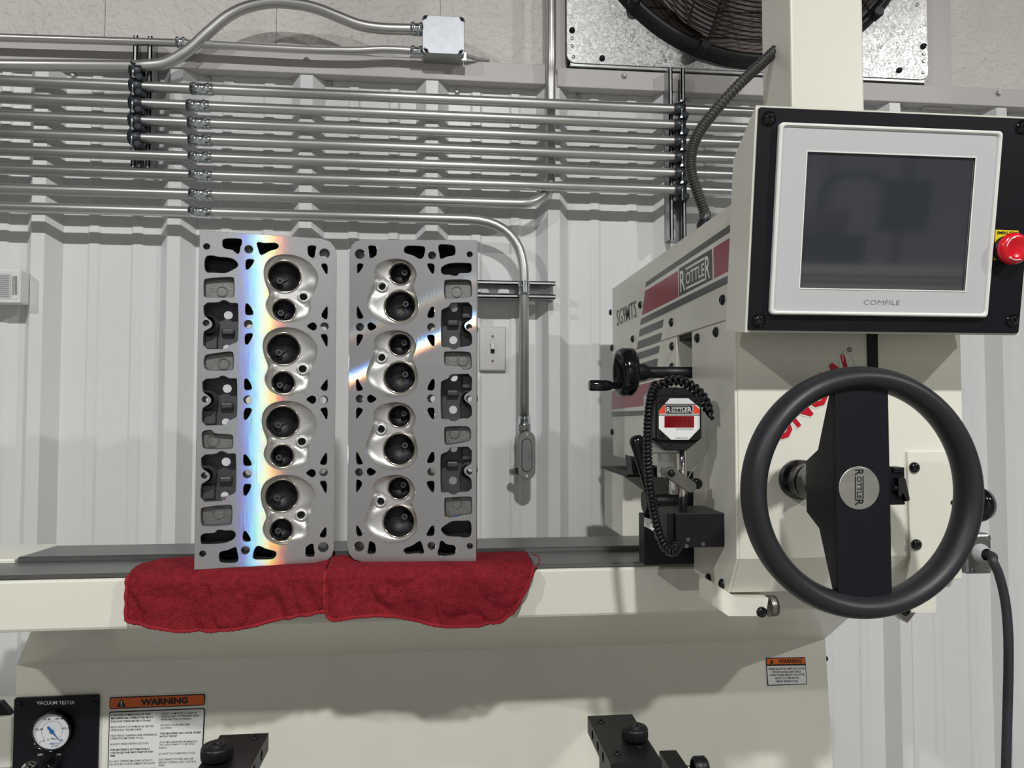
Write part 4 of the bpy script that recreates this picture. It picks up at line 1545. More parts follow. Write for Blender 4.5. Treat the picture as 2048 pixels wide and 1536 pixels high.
for (x, y) in ((178, 235), (875, 225)):
    MB().lathe(PY(*k2(x, y), VY), (0, -1, 0), [(.0052, 0), (.0052, .0025), (.003, .003), (.003, .001), (0, .001)], 14).build('screw', black_anod, VP)
c = PY(*k2(285, 815), VY)
f_ = MB().lathe(c, (0, -1, 0), [(.0125, 0), (.0125, .008), (.010, .009), (.010, .016), (.008, .018)], 24).build('air_fitting', chrome, VP)
MB().lathe(c, (0, -1, 0), [(.008, .014), (.008, .020), (.0045, .021), (.0045, .012), (0, .012)], 24).build('release_ring', blue_plastic, f_)
c = PY(*k2(485, 800), VY)
MB().lathe(c, (0, -1, 0), [(.0165, 0), (.0165, .006), (.0145, .008), (.0145, .022), (.012, .025), (0, .025)], 24).bbox(c + V((-.0035, -.032, -.013)), c + V((.0035, -.02, .013)), .0015).build('valve_knob', black_gloss, VP)


# ---------------------------------------------------------------- clamp fixtures in front
def knob(mb, c, r, h):
    mb.lathe(c, (0, 0, 1), [(r * .5, 0), (r * .5, h * .15), (r, h * .16), (r, h * .80), (r * .93, h * .9), (r * .5, h * .93), (r * .5, h), (r * .33, h), (r * .33, h * .8), (0, h * .8)], 36)
    n = 60
    for i in range(n):
        a_ = 2 * PI * i / n
        d = V((math.cos(a_), math.sin(a_), 0))
        e = V((-math.sin(a_), math.cos(a_), 0)) * (r * .035)
        mb.add([c + d * r * .995 + e + V((0, 0, h * .2)), c + d * r * .995 - e + V((0, 0, h * .2)), c + d * r * 1.018 + V((0, 0, h * .3)), c + d * r * 1.018 + V((0, 0, h * .68)), c + d * r * .995 - e + V((0, 0, h * .78)), c + d * r * .995 + e + V((0, 0, h * .78))],
               [(0, 1, 2), (1, 4, 3, 2), (3, 4, 5), (0, 2, 3, 5)], 0)


FZ = .975
zb = FZ - .023


def fixture(label, xl, xr, yb, yf, side, knob_px, hole_px, kr):
    t = thing('clamp_fixture', label, 'fixture', ((xl + xr) / 2, yb, .61))
    outer_ = [(yf, zb), (yb, zb), (yb, FZ), (yf, FZ)]
    hs = [circ(yf + (yb - yf) * k_, (FZ + zb) / 2, .0052, 18, .0062) for k_ in (.30, .52, .76)]
    blk_ = plate(outer_, hs, xr - xl, .0006)
    MB().mesh(blk_, 0, lambda c: V(((xl + xr) / 2 + c.z, c.x, c.y))).build('block', black_anod, t)
    c = PZ(*knob_px, FZ + .006)
    c = V((c.x, c.y, FZ))
    mb = MB()
    knob(mb, c, kr, .020)
    mb.build('knurled_knob', black_anod, t)
    for (x, y) in hole_px:
        q = PZ(x, y, FZ)
        MB().lathe(q, (0, 0, 1), [(.0050, .0), (.0048, .0014), (.0030, .0016), (.0030, .0004), (0, .0004)], 16).build('set_screw', black_gloss, t)
    MB().box(((xl + xr) / 2 - .02, yf + .01, .61), ((xl + xr) / 2 + .02, yb - .02, zb)).build('post', black_anod, t)
    return t


A0, A1 = PZ(440, 1470, FZ), PZ(539, 1463, FZ)
fixture('black clamp block with a knurled knob below the left cylinder head', A0.x, A1.x, A0.y, A0.y - .16, 1, (434, 1510), [(509, 1475)], .0185)
q = PZ(428, 1530, FZ)
B0, B1, B2 = PZ(1175, 1432, FZ), PZ(1265, 1429, FZ), PZ(1222, 1527, FZ)
fx2 = fixture('black clamp block with knurled knob and thumb screw, right of the other one', B0.x, B1.x, B0.y, B2.y, -1, (1270, 1472), [(1202, 1443), (1234, 1507), (1278, 1492)], .0165)
x0_ = B1.x + .004
zl = FZ - .028
c0, c1 = PZ(1318, 1501, zl), PZ(1352, 1499, zl)
MB().bbox((c0.x, c0.y - .10, zl - .03), (c1.x, c0.y, zl), .001).build('side_block', black_anod, fx2)
c = PY(1385, 1535, c0.y - .03)
MB().cyl((c1.x - .002, c.y, c.z), (c.x + .004, c.y, c.z), .0028).build('screw_shaft', chrome, fx2)
MB().lathe((c.x, c.y, c.z), (1, 0, 0), [(.010, 0), (.0135, .003), (.0135, .017), (.010, .020), (0, .020)], 10).build('thumb_screw', black_anod, fx2)

# ================================================================ work head
SX = .386
FYH = .918
HXR = PY(1921, 700, FYH).x
SIDE = Surf(lambda x, y: PX(x, y, SX), (-1, 0, 0))
FRONT = Surf(lambda x, y: PY(x, y, FYH), (0, -1, 0))
ZT, SEAM, ZR, ZB = 1.679, PX(1400, 657, SX).z, 1.303, 1.158
ZC = PY(1480, 1118, FYH).z
YB_ = 1.593
YS0, YS1 = PX(1384, 720, SX).y, PX(1353, 720, SX).y    # slot behind the front panel
wh = thing('work_head', 'cream machine work head with red and black stripes riding on the bed', 'machine', (.54, 1.2, WZ))
core = [(FYH, ZC), (FYH, ZT - .004), (FYH + .004, ZT), (YB_, ZT), (YB_, ZR), (YS1, ZR), (YS1, SEAM), (YS0, SEAM), (YS0, ZB), (FYH + .030, ZB)]
MB().prism([(SX + .004, y, z) for y, z in core], (HXR - SX - .004, 0, 0)).build('housing', cream, wh)


def side_panel(name, poly, bev=.0008):
    me_ = plate(poly, [], .004, bev)
    return MB().mesh(me_, 0, lambda c: V((SX + .002 + c.z, c.x, c.y))).build(name, cream, wh)


side_panel('upper_panel', [(FYH + .001, SEAM + .0006), (YB_, SEAM + .0006), (YB_, ZT - .002), (FYH + .001, ZT - .002)])
side_panel('rear_panel', [(YS1, ZR), (YB_, ZR), (YB_, SEAM - .0006), (YS1, SEAM - .0006)])
side_panel('front_panel', [(FYH + .001, ZC), (FYH + .031, ZB), (YS0, ZB), (YS0, SEAM - .0006), (FYH + .001, SEAM - .0006)])
MB().box((SX + .075, YS0 - .02, ZB), (SX + .085, YS1 + .02, SEAM)).box((SX + .005, YS0 + .001, SEAM - .008), (SX + .08, YS1 - .001, SEAM)).build('slot_shade', black_pit, wh)  # black sheets closing the slot, coloured as its shaded depth


def q4(x, y):      # crop [1200,430,1500,780] at 4.39
    return (1200 + x / 4.39, 430 + y / 4.39)


def q4q(l):
    return [q4(*p) for p in l]


def q5(x, y):      # crop [1170,680,1470,1130] at 3.4133
    return (1170 + x / 3.4133, 680 + y / 3.4133)


def q5q(l):
    return [q5(*p) for p in l]


mb = MB()
put_poly(mb, SIDE, q4q([(392, 640), (1172, 132), (1182, 502), (358, 912)]), .0003, 0)
put_poly(mb, SIDE, q4q([(405, 590), (1168, 68), (1172, 130), (400, 635)]), .0005, 1)
put_poly(mb, SIDE, q4q([(398, 668), (685, 490), (690, 720), (368, 883)]), .0005, 2)
put_poly(mb, SIDE, q4q([(998, 290), (1176, 178), (1178, 470), (1003, 558)]), .0005, 2)
put_poly(mb, SIDE, q4q([(360, 915), (1180, 503), (1181, 572), (355, 968)]), .0005, 1)
for l in ([(350, 1005), (560, 915), (548, 985), (342, 1070)], [(335, 1110), (545, 1030), (533, 1100), (328, 1175)], [(322, 1215), (525, 1145), (515, 1210), (313, 1278)], [(308, 1318), (508, 1258), (500, 1330), (300, 1384)], [(296, 1424), (494, 1372), (486, 1440), (288, 1490)]):
    put_poly(mb, SIDE, q4q(l), .0005, 1)
put_poly(mb, SIDE, q5q([(184, 335), (520, 245), (520, 470), (184, 545)]), .0003, 0)
put_poly(mb, SIDE, q5q([(184, 352), (520, 270), (520, 435), (184, 475)]), .0005, 2)
put_poly(mb, SIDE, q5q([(184, 490), (520, 475), (520, 508), (184, 525)]), .0005, 1)
mb.build('stripe_decal', [decal_white, decal_dark, decal_red], wh, fix=False)
mb = MB()
put_poly(mb, SIDE, q4q([(697, 470), (985, 297), (990, 565), (697, 715)]), .0007, 0)
put_logo(mb, SIDE, q4q([(707, 497), (970, 342), (973, 552), (710, 680)]), .0010, 1)
mb.build('maker_plate', [decal_black, decal_white], wh, fix=False)
mb = MB()
put_text(mb, SIDE, 'SG9MTS', q4q([(145, 838), (318, 745), (322, 898), (150, 978)]), .0006, 0, .004)
mb.build('model_lettering', mat('model_ink', sub((84, 84, 80)), .4), wh, fix=False)
scr = mesh_of(MB().lathe((0, 0, 0), (-1, 0, 0), [(.0072, 0), (.0070, .0022), (.0045, .0042), (.0022, .0045), (.0022, .003), (0, .003)], 16), 'screw', black_anod)
for (x, y) in ((97, 855), (357, 790), (290, 1088), (108, 1170), (1080, 745), (630, 942), (635, 1153), (1022, 1028), (858, 1080), (292, 1262), (635, 1335)):
    inst('screw', scr, SIDE.p(*q4(x, y)), wh)
for (x, y) in ((188, 628), (188, 52)):
    inst('screw', scr, SIDE.p(*q5(x, y)), wh)
for (x, y) in ((1418, 1157), (1445, 1168)):
    inst('screw', scr, SIDE.p(x, y), wh)

# front face: cover plate, slot bar, brand lettering, brackets
cp = [PY(x, y, FYH) for x, y in ((1811, 903), (1919, 902), (1920, 1157), (1807, 1160), (1817, 1114))]
me_ = plate([(p.x, p.z) for p in cp], [], .004, .0008)
cpo = MB().mesh(me_, 0, lambda c: V((c.x, FYH - .002 - c.z, c.y))).build('cover_plate', cream, wh)
scf = mesh_of(MB().lathe((0, 0, 0), (0, -1, 0), [(.0072, 0), (.0070, .0026), (.0045, .0046), (.0024, .0048), (.0024, .003), (0, .003)], 18), 'screw', black_gloss)
for (x, y) in ((1828, 935), (1832, 1089)):
    inst('screw', scf, PY(x, y, FYH - .004), cpo)
MB().lathe(PY(1906, 1005, FYH - .0042), (0, -1, 0), [(.0035, 0), (.0034, .0006), (0, .0006)], 16).build('hole_disc', black_pit, cpo)  # black disc painted for the dark inside of an open hole
a, b = PY(1733, 650, FYH), PY(1755, 790, FYH)
MB().box((a.x, FYH - .003, b.z), (b.x, FYH + .001, ZT - .01)).build('slot_bar', black_pit, wh)
mb = MB()
lq = [(1520, 842), (1688, 702), (1718, 748), (1562, 890)]
put_text(mb, FRONT, 'UNOW', lq, .0006, 0, .085)
put_text(mb, FRONT, 'UNOW', sub_quad(lq, .012, .03, .988, .97), .0010, 1, .03)
arc = [FRONT.p(x, y, .0008) for x, y in ((1685, 722), (1685, 708), (1690, 703), (1698, 708), (1706, 720), (1711, 732))]
mb.tube(catmull(arc, 5), .0009, 5, 0)
mb.tube([FRONT.p(*p, .0006) for p in circ(1699, 699, 4.3, 14)], .0004, 4, 2, closed=True)
put_text(mb, FRONT, 'R', [(1697, 696.5), (1701, 696.5), (1701, 701.5), (1697, 701.5)], .0006, 2)
mb.build('brand_lettering', [decal_white, logo_red, ink], wh, fix=False)


def fprism(pts, Y, dep):
    return MB().prism([PY(x, y, Y) for x, y in pts], (0, dep, 0))


fprism([(1425, 1165), (1472, 1194), (1537, 1196), (1531, 1232), (1457, 1232), (1425, 1210)], FYH + .02, .05).build('foot_bracket', cream, wh)
fprism([(1795, 1186), (1872, 1186), (1872, 1225), (1805, 1225)], FYH + .02, .05).build('foot_bracket', cream, wh)
for (x, y) in ((1523, 1226), (1810, 1223)):
    inst('screw', scf, PY(x, y - 2, FYH + .02), wh)
c = PY(1536, 1212, FYH + .03)
MB().lathe(c, (1, 0, 0), [(0, 0), (.014, 0), (.014, .010), (0, .010)], 20).build('roller', steel, wh)
fprism([(1785, 1222), (1834, 1222), (1815, 1246)], FYH + .05, .02).build('chip_guard', steel, wh)
# carriage on the ways
MB().bbox((SX + .03, 1.10, WZ + .0085), (HXR, 1.37, 1.235), .004).build('carriage', black_paint, wh)
a, b = PY(1245, 950, 1.372), PY(1287, 1069, 1.372)
MB().bbox((a.x, 1.372, WZ + .004), (SX + .20, 1.53, a.z), .003).build('carriage_guard', cream, wh)
MB().box((a.x - .002, 1.33, a.z), (SX + .20, 1.55, a.z + .004)).build('guard_top', black_paint, wh)
MB().box((SX + .06, 1.20, 1.235), (HXR - .02, 1.50, ZR + .001)).build('spindle_block', black_paint, wh)
lp_ = Surf(lambda x, y: PY(x, y, 1.098), (0, -1, 0))
mb = MB()
put_poly(mb, lp_, [(1288, 1034), (1336, 1050), (1336, 1078), (1288, 1052)], .0, 0)
mb.tube([lp_.p(*p, .0006) for p in circ(1330, 1062, 5.5, 16, 8)], .0008, 5, 1, closed=True)
MB_plate = mb.build('instruction_plate', [sticker_white, ink], wh, fix=False)
MB().bbox((PY(1288, 1040, 1.10).x, 1.098 + .001, WZ + .009), (SX + .05, 1.13, PY(1300, 1030, 1.10).z), .001).build('plate_holder', black_paint, wh)
# knob and gland box on the right
c = PY(1968, 1008, 1.0)
MB().lathe((HXR - .02, c.y, c.z), (1, 0, 0), [(.012, 0), (.012, c.x - HXR + .002), (.024, c.x - HXR + .004), (.026, c.x - HXR + .012), (.022, c.x - HXR + .022), (0, c.x - HXR + .024)], 28).build('side_knob', black_gloss, wh)
a, b = PY(1946, 1068, .985), PY(1985, 1148, .985)
gb = MB().bbox((HXR - .005, 1.01, b.z + .01), (a.x + .03, 1.04, a.z - .02), .002).build('gland_bracket', cream, wh)
MB().bbox((a.x - .012, .985, b.z), (b.x, 1.012, a.z), .004).build('gland_box', die_cast, gb)
for (x, z) in ((b.x - .005, a.z - .006), (b.x - .005, b.z + .006), (a.x, b.z + .006)):
    MB().lathe((x, .985, z), (0, -1, 0), [(.003, 0), (.0028, .0014), (0, .0014)], 12).build('gland_screw', chrome, gb)
c = PY(1968, 1108, .978)
MB().lathe(c + V((0, .010, 0)), (0, -1, 0), [(.0135, 0), (.0135, .005), (.0105, .012), (.0085, .015)], 22).build('gland', grey_shell, gb)
pth = catmull([c + V((0, .004, 0)), c + V((.003, -.012, -.0005)), PY(1986, 1122, .957), PY(1998, 1150, .955), PY(2010, 1200, .955), PY(2016, 1260, .955), PY(2017, 1330, .955), PY(2015, 1420, .955), PY(2012, 1540, .955), PY(2010, 1700, .96)] + [V((PY(2010, 1700, .96).x, .97, .3)), V((PY(2010, 1700, .96).x, 1.0, .012))], 8)
o = MB().tube(pth, .0062, 14).build('power_cable', mat('cable_jacket', sub((42, 45, 50)), .5))
tag(o, 'thick black power cable hanging from the grey gland box on the right', 'cable')

# column above the head
col = thing('column', 'cream square column rising behind the touchscreen console', 'column', (.57, 1.05, ZT))
x0_, x1_ = PY(1582, 100, 1.0).x, PY(1727, 100, 1.0).x
MB().bbox((x0_, 1.0, ZT), (x1_, 1.096, 3.4), .003).build('tube', cream, col)
MB().bbox((x0_ - .02, .985, ZT), (x1_ + .02, 1.11, ZT + .010), .002).build('base_flange', cream, col)
pts = [PY(x, y, 1.055) for x, y in ((1560, 92), (1522, 128), (1480, 167), (1432, 220), (1398, 265), (1383, 305), (1383, 345), (1396, 388), (1410, 426))]
ph = catmull(pts, 36)
ph.append(V((ph[-1].x, ph[-1].y, ZT - .002)) if ph[-1].z > ZT else ph[-1])
ht = thing('corrugated_hose', 'corrugated black cable hose arching from the column to the top of the work head', 'hose', ph[-1])
MB().tube(ph, lambda u: .0078 + .0013 * math.cos(u * (len(ph) - 1) * 2 * PI / 4.5), 14).build('sleeve', mat('hose_black', sub((58, 57, 56)), .35), ht)
MB().lathe(ph[-1] + V((0, 0, 0)), (ph[-8] - ph[-1]), [(.0125, -.006), (.0125, .008), (.0108, .010), (.0095, .014)], 18).build('hose_gland', black_anod, ht)

# ================================================================ touchscreen console
CC = V((.5327, .8121, 1.6264))
TILT = R(8.35)
CZ = V((0, -math.sin(TILT), math.cos(TILT)))
CN = V((0, -math.cos(TILT), -math.sin(TILT)))


def on_con(x, y):
    r = ray(x, y)
    return CAM + r * ((CC - CAM).dot(CN) / r.dot(CN))


CON = Surf(on_con, CN)


def loc(x, y):
    d = on_con(x, y) - CC
    return (d.x, d.dot(CZ))


def con(u, v, n=0.0):
    return CC + V((u, 0, 0)) + CZ * v + CN * n


pl, pb_ = loc(1509, 440)[0], loc(1600, 662)[1]
prx, pt_ = loc(2046, 600)[0] + .001, loc(1600, 216)[1]
cs = thing('control_console', 'touchscreen control console in a cream housing with a black front panel', 'control panel', con(0, pb_, -.03))
mb = MB()
e = .0025
sidep = [(pb_ - e, -.006), (pt_ + e, -.006), (pt_ - .048, -.066), (pb_ - e, -.066)]
mb.prism([con(pl - e, v, n) for v, n in sidep], (prx - pl + 2 * e, 0, 0)).build('housing', cream, cs)
me_ = plate(rrect(pl, pb_, prx, pt_, .003), [], .003, .0006)
MB().mesh(me_, 0, lambda c: con(c.x, c.y, -.0045 + c.z)).build('front_panel', black_paint, cs)
b0, b1 = loc(1539, 632), loc(1999, 262)
bw = [loc(1557, 247), loc(2001, 262), loc(1974, 633), loc(1538, 631)]
bx_0, bx_1 = (bw[0][0] + bw[3][0]) / 2, (bw[1][0] + bw[2][0]) / 2
bz_0, bz_1 = (bw[2][1] + bw[3][1]) / 2, (bw[0][1] + bw[1][1]) / 2
SW, SH = .1055, .079
me_ = plate(rrect(bx_0, bz_0, bx_1, bz_1, .005), [rrect(bx_0 + .0045, bz_0 + .0045, bx_1 - .0045, bz_1 - .0045, .004)], .0075, .0015)
bz = MB().mesh(me_, 0, lambda c: con(c.x, c.y, .0005 + c.z)).build('bezel_rim', white_shell, cs)
me_ = plate(rrect(bx_0 + .003, bz_0 + .003, bx_1 - .003, bz_1 - .003, .004), [[(-SW, -SH), (SW, -SH), (SW, SH), (-SW, SH)]], .004)
MB().mesh(me_, 0, lambda c: con(c.x, c.y, -.0004 + c.z)).build('bezel', grey_shell, cs)
me_ = plate([(-SW - .0014, -SH - .0014), (SW + .0014, -SH - .0014), (SW + .0014, SH + .0014), (-SW - .0014, SH + .0014)], [[(-SW, -SH), (SW, -SH), (SW, SH), (-SW, SH)]], .002)
MB().mesh(me_, 0, lambda c: con(c.x, c.y, .0012 + c.z)).build('screen_edge', white_shell, cs)
MB().add([con(-SW, -SH, -.0006), con(SW, -SH, -.0006), con(SW, SH, -.0006), con(-SW, SH, -.0006)], [(0, 1, 2, 3)]).build('screen', screen_glass, cs, fix=False)
mb = MB()
put_text(mb, CON, 'COMFILE', [(1726, 600), (1798, 601), (1797, 610), (1725, 609)], .0020, 0, -.012)
mb.build('lettering', grey_ink, cs, fix=False)
for (x, y) in ((1540, 236), (1519, 641), (2029, 641), (2050, 252)):
    u, v = loc(x, y)
    o = MB()
    o.lathe(con(u, v, -.003), CN, [(.0085, 0), (.0085, .0012), (.0058, .0016), (.0055, .0045), (.0025, .005), (.0025, .003), (0, .003)], 20)
    o.build('screw', black_gloss, cs)
es = MB()
r_ = ray(2031, 497)
d_ = CAM + r_ * ((CC + CN * .014 - CAM).dot(CN) / r_.dot(CN)) - CC
u, v = d_.x, d_.dot(CZ)
mb = MB()
put_poly(mb, CON, [(1994, 459), (2040, 461), (2038, 522), (1990, 520)], -.0022, 0)
put_text(mb, CON, 'EMERG STOP', [(1997, 462), (2038, 463), (2038, 469), (1997, 468)], -.0018, 1, .03)
lab_ = mb.build('stop_label', [stop_yellow, ink], cs, fix=False)
mb = MB()
mb.lathe(con(u, v, -.003), CN, [(.0165, 0), (.0165, .003), (.0140, .004), (.0130, .008)], 32, 0)
mb.lathe(con(u, v, -.003), CN, [(.0130, .008), (.0178, .009), (.0192, .012), (.0188, .016), (.0162, .0190), (.0105, .0205), (.0098, .0198), (0, .0205)], 40, 1)
for a0 in (110, 230, 350):
    c0 = con(u, v, .0170)
    pts = []
    for i in range(9):
        a_ = R(a0 + 8 * i)
        pts.append(c0 + V((math.cos(a_) * .0140, 0, 0)) + CZ * (math.sin(a_) * .0140) + CN * .0002)
    mb.tube(pts, lambda k: .0006 + (.0010 * max(0, 1 - k * 4) if k < .25 else 0), 5, 2)
mb.build('stop_button', [black_anod, stop_red, white_ink], cs)
MB().box((x0_ + .01, .868, 1.692), (x1_ - .01, 1.0, 1.735)).build('mount_bracket', black_paint, cs)

# ================================================================ large handwheel
WC = PY(1725, 983, .770)
WR = (PY(1725, 734, .770) - WC).length
hw_ = thing('handwheel', 'large black handwheel with a wide flat spoke in front of the work head', 'handwheel', (WC.x, FYH, WC.z))
mr, mw = .0125, .0190
rimp = []
mb = MB()
NW, NT2 = 96, 20
rows = []
for i in range(NW + 1):
    a_ = 2 * PI * i / NW
    row = []
    for j in range(NT2 + 1):
        b_ = 2 * PI * j / NT2
        rr_ = (WR - mr) + mr * math.cos(b_) * (1 + .06 * math.cos(2 * b_))
        row.append(V((WC.x + rr_ * math.cos(a_), WC.y + mw * math.sin(b_), WC.z + rr_ * math.sin(a_))))
    rows.append(row)
mb.grid(rows)
mb.build('rim', wheel_rubber, hw_)
sp0, sp1 = PY(1671, 983, .764).x, PY(1780, 983, .764).x
zz = WR - .014
mb = MB()
mb.bbox((sp0, .763, WC.z - zz), (sp1, .769, WC.z + zz), .0015)
for x in (sp0, sp1 - .004):
    mb.prism([(x, .768, WC.z - zz + .004), (x, .768, WC.z + zz - .004), (x, .800, WC.z + .045), (x, .828, WC.z + .030), (x, .828, WC.z - .030), (x, .800, WC.z - .045)], (.004, 0, 0))
mb.build('spoke', black_paint, hw_)
MB().lathe((WC.x, FYH - .0005, WC.z), (0, -1, 0), [(.026, 0), (.026, .012), (.022, .014), (.022, .045), (.026, .047), (.026, .088), (.020, .092), (.020, .148), (0, .148)], 36).build('hub', black_gloss, hw_)
bc_ = PY(1718.5, 976, .762)
MB().lathe(bc_ + V((0, .0012, 0)), (0, -1, 0), [(.0238, 0), (.0238, .0012), (.0232, .0015), (0, .0015)], 44).build('badge', brushed, hw_)
BS = Surf(lambda x, y: PY(x, y, bc_.y - .0004), (0, -1, 0))
mb = MB()
put_logo(mb, BS, [(1727, 939), (1727, 1011), (1710, 1011), (1710, 939)], .0003, 0)
mb.build('badge_lettering', ink, hw_, fix=False)
lx = PY(1778, 960, .79).x
z_ = PY(1778, 965, .79).z
mb = MB()
mb.bbox((lx - .004, .785, z_ - .025), (lx + .016, .808, z_ + .016), .001)
mb.bbox((lx + .001, .782, z_ + .012), (lx + .014, .80, z_ + .018), .001)
mb.build('latch_body', black_paint, hw_)
c = PY(1800, 957, .785)
mb = MB()
mb.prism([PY(x, y, .778) for x, y in ((1797, 957), (1803, 954), (1811, 957), (1820, 1000), (1815, 1003), (1806, 985), (1801, 995), (1797, 990))], (0, .014, 0))
mb.lathe(PY(1791, 975, .778), (0, -1, 0), [(.0022, 0), (.002, .001), (0, .001)], 10)
mb.build('latch_lever', black_gloss, hw_)

# ================================================================ small handwheel on the side
sy = 1.09
cz_s = PX(1381, 745, SX).z
sw = thing('crank_wheel', 'small black crank wheel with a side handle on a shaft left of the work head', 'handwheel', (SX, sy, cz_s))
xw = PY(1253, 745, sy).x
MB().cyl((SX + .07, sy, cz_s), (xw + .012, sy, cz_s), .0090, 20).lathe((xw + .016, sy, cz_s), (1, 0, 0), [(.013, 0), (.013, .012), (.010, .018)], 20).build('shaft', black_anod, sw)
wr = .0375
cw = V((xw, sy, cz_s))
MB().lathe(cw, (1, 0, 0), [(0, -.004), (.018, -.004), (.024, -.002), (.029, -.0125), (.0335, -.014), (wr, -.009), (wr, .007), (.0335, .012), (.024, .012), (.015, .015), (0, .015)], 44).build('wheel', black_gloss, sw)
hz2 = PY(1200, 771, sy - .012).z
hx_a, hx_b = PY(1230, 771, sy - .012).x, PY(1178, 771, sy - .012).x
MB().lathe((hx_a, sy - .012, hz2), (-1, 0, 0), [(.005, -.012), (.005, .004), (.0065, .006), (.0085, (hx_a - hx_b) * .35), (.0085, (hx_a - hx_b) - .003), (.007, hx_a - hx_b), (0, hx_a - hx_b)], 20).build('handle', black_gloss, sw)

# ================================================================ digital readout with its stand


def q6(x, y):     # crop [1270,740,1450,920] at 8.5333
    return (1270 + x / 8.5333, 740 + y / 8.5333)


def q6q(l):
    return [q6(*p) for p in l]


RY = .955
RS = Surf(lambda x, y: PY(x, y, RY), (0, -1, 0))
ro = thing('digital_readout', 'black digital depth readout with a red display on a chrome rod', 'readout', PY(1357, 1025, .985))


def rplate(pts, y0, y1, bev=.001):
    l = [PY(*q6(*p), RY) for p in pts]
    me_2 = plate([(p.x, p.z) for p in l], [], abs(y1 - y0), bev)
    return MB().mesh(me_2, 0, lambda c: V((c.x, (y0 + y1) / 2 - c.z, c.y)))


rplate([(380, 440), (1100, 440), (1140, 480), (1140, 1165), (1095, 1205), (395, 1205), (352, 1165), (352, 480)], RY, RY + .030, .0015).build('case', black_anod, ro)
rplate([(300, 1215), (325, 1385), (390, 1450), (880, 1447), (965, 1400), (1115, 1290), (1150, 1180), (1150, 520), (890, 268), (455, 268), (300, 430)], RY + .027, RY + .045, .002).build('alloy_housing', satin_alu, ro)
rplate([(320, 445), (470, 300), (880, 300), (1100, 445)], RY + .006, RY + .026).build('case_top', black_anod, ro)
rplate([(345, 1200), (560, 1380), (905, 1380), (1120, 1205)], RY + .006, RY + .026).build('case_bottom', black_anod, ro)
for (x, y) in ((465, 530), (1035, 530), (465, 1115), (1035, 1115), (672, 360), (598, 1305)):
    MB().lathe(PY(*q6(x, y), RY + (.006 if y in (360, 1305) else 0)), (0, -1, 0), [(.0032, 0), (.003, .001), (.0016, .0012), (.0016, .0003), (0, .0003)], 12).build('screw', black_gloss, ro)
mb = MB()
put_poly(mb, RS, q6q([(595, 483), (910, 483), (1102, 640), (1102, 995), (915, 1190), (615, 1190), (405, 1000), (405, 690)]), .0005, 0)
put_poly(mb, RS, q6q([(480, 580), (1022, 580), (1038, 594), (466, 594)]), .0008, 1)
put_poly(mb, RS, q6q([(405, 760), (1102, 760), (1102, 776), (405, 776)]), .0008, 1)
put_poly(mb, RS, q6q([(490, 602), (514, 602), (514, 745), (405, 745), (405, 688)]), .0008, 2)
put_poly(mb, RS, q6q([(988, 602), (1022, 602), (1102, 672), (1102, 745), (988, 745)]), .0008, 2)
put_poly(mb, RS, q6q([(522, 604), (978, 604), (978, 746), (522, 746)]), .0008, 1)
put_logo(mb, RS, q6q([(535, 630), (965, 630), (965, 722), (535, 722)]), .0011, 3)
put_text(mb, RS, 'THE CUTTING EDGE', q6q([(690, 1000), (985, 1000), (985, 1020), (690, 1020)]), .0008, 1, 0)
put_text(mb, RS, 'MADE IN U.S.A.', q6q([(690, 1147), (905, 1147), (905, 1170), (690, 1170)]), .0008, 1, 0)
mb.build('face_label', [sticker_white, ink, badge_red, white_ink], ro, fix=False)
mb = MB()
put_poly(mb, RS, q6q([(500, 785), (1005, 785), (1005, 980), (500, 980)]), .0010, 0)
for i in range(5):
    put_text(mb, RS, '8', q6q([(555 + i * 88, 835), (605 + i * 88, 835), (605 + i * 88, 940), (555 + i * 88, 940)]), .0013, 1)
mb.build('display', [readout_red, digit_red], ro, fix=False)
rp0, rp1 = PY(1366, 893, .978), PY(1366, 1024, .978)
MB().cyl(rp0 + V((0, 0, .03)), rp1 + V((0, 0, -.01)), .0056, 24).build('rod', chrome, ro)
# base block on the side face
zt_b = PZ(1350, 1026, 1.26)
bl_, br_ = PY(1352, 1030, .958).x, SX - .0005
bzt = PY(1352, 1027, .958).z
bzb = PY(1352, 1096, .958).z
MB().bbox((bl_, .958, bzb), (br_, 1.035, bzt), .0012).build('base_block', black_anod, ro)
MB().bbox((bl_ - .009, .968, bzb), (bl_ + .001, 1.03, bzt), .0015).build('block_end', black_anod, ro)
for (x, y) in ((1376, 1079), (1373, 1092), (1406, 1088)):
    MB().lathe(PY(x, y, .958), (0, -1, 0), [(.0028, 0), (.0026, .001), (0, .001)], 12).build('ball_plug', steel, ro)
# aluminium arm, link and clear shield
a, b = PY(1318, 908, 1.0), PY(1356, 955, 1.0)
MB().bbox((a.x, 1.0, b.z), (b.x, 1.012, a.z + .03), .002).bbox((PY(1343, 950, 1.0).x, 1.0, PY(1350, 990, 1.0).z), (b.x, 1.012, b.z + .01), .001).build('arm_plate', satin_alu, ro)
LS = Surf(lambda x, y: PY(x, y, .968), (0, -1, 0))
la, lb = PY(1341, 946, .966), PY(1380, 973, .966)
d = (lb - la)
L = d.length
ang = math.atan2(d.z, d.x)
st_ = [(.0085 * math.cos(R(a_)) + (L if a_ < 90 or a_ > 270 else 0), .0085 * math.sin(R(a_))) for a_ in list(range(-89, 90, 15)) + list(range(91, 271, 15))]
me_ = plate(st_, [], .005, .0008)
M = Matrix.Translation(la) @ Matrix.Rotation(-ang, 4, 'Y')
MB().mesh(me_, 0, lambda c: M @ V((c.x, -c.z, c.y))).build('link_arm', steel, ro)
MB().lathe(la + V((0, -.0025, 0)), (0, -1, 0), [(.0052, 0), (.0050, .003), (.003, .0052), (0, .0055)], 18).build('pivot_bolt', black_gloss, ro)
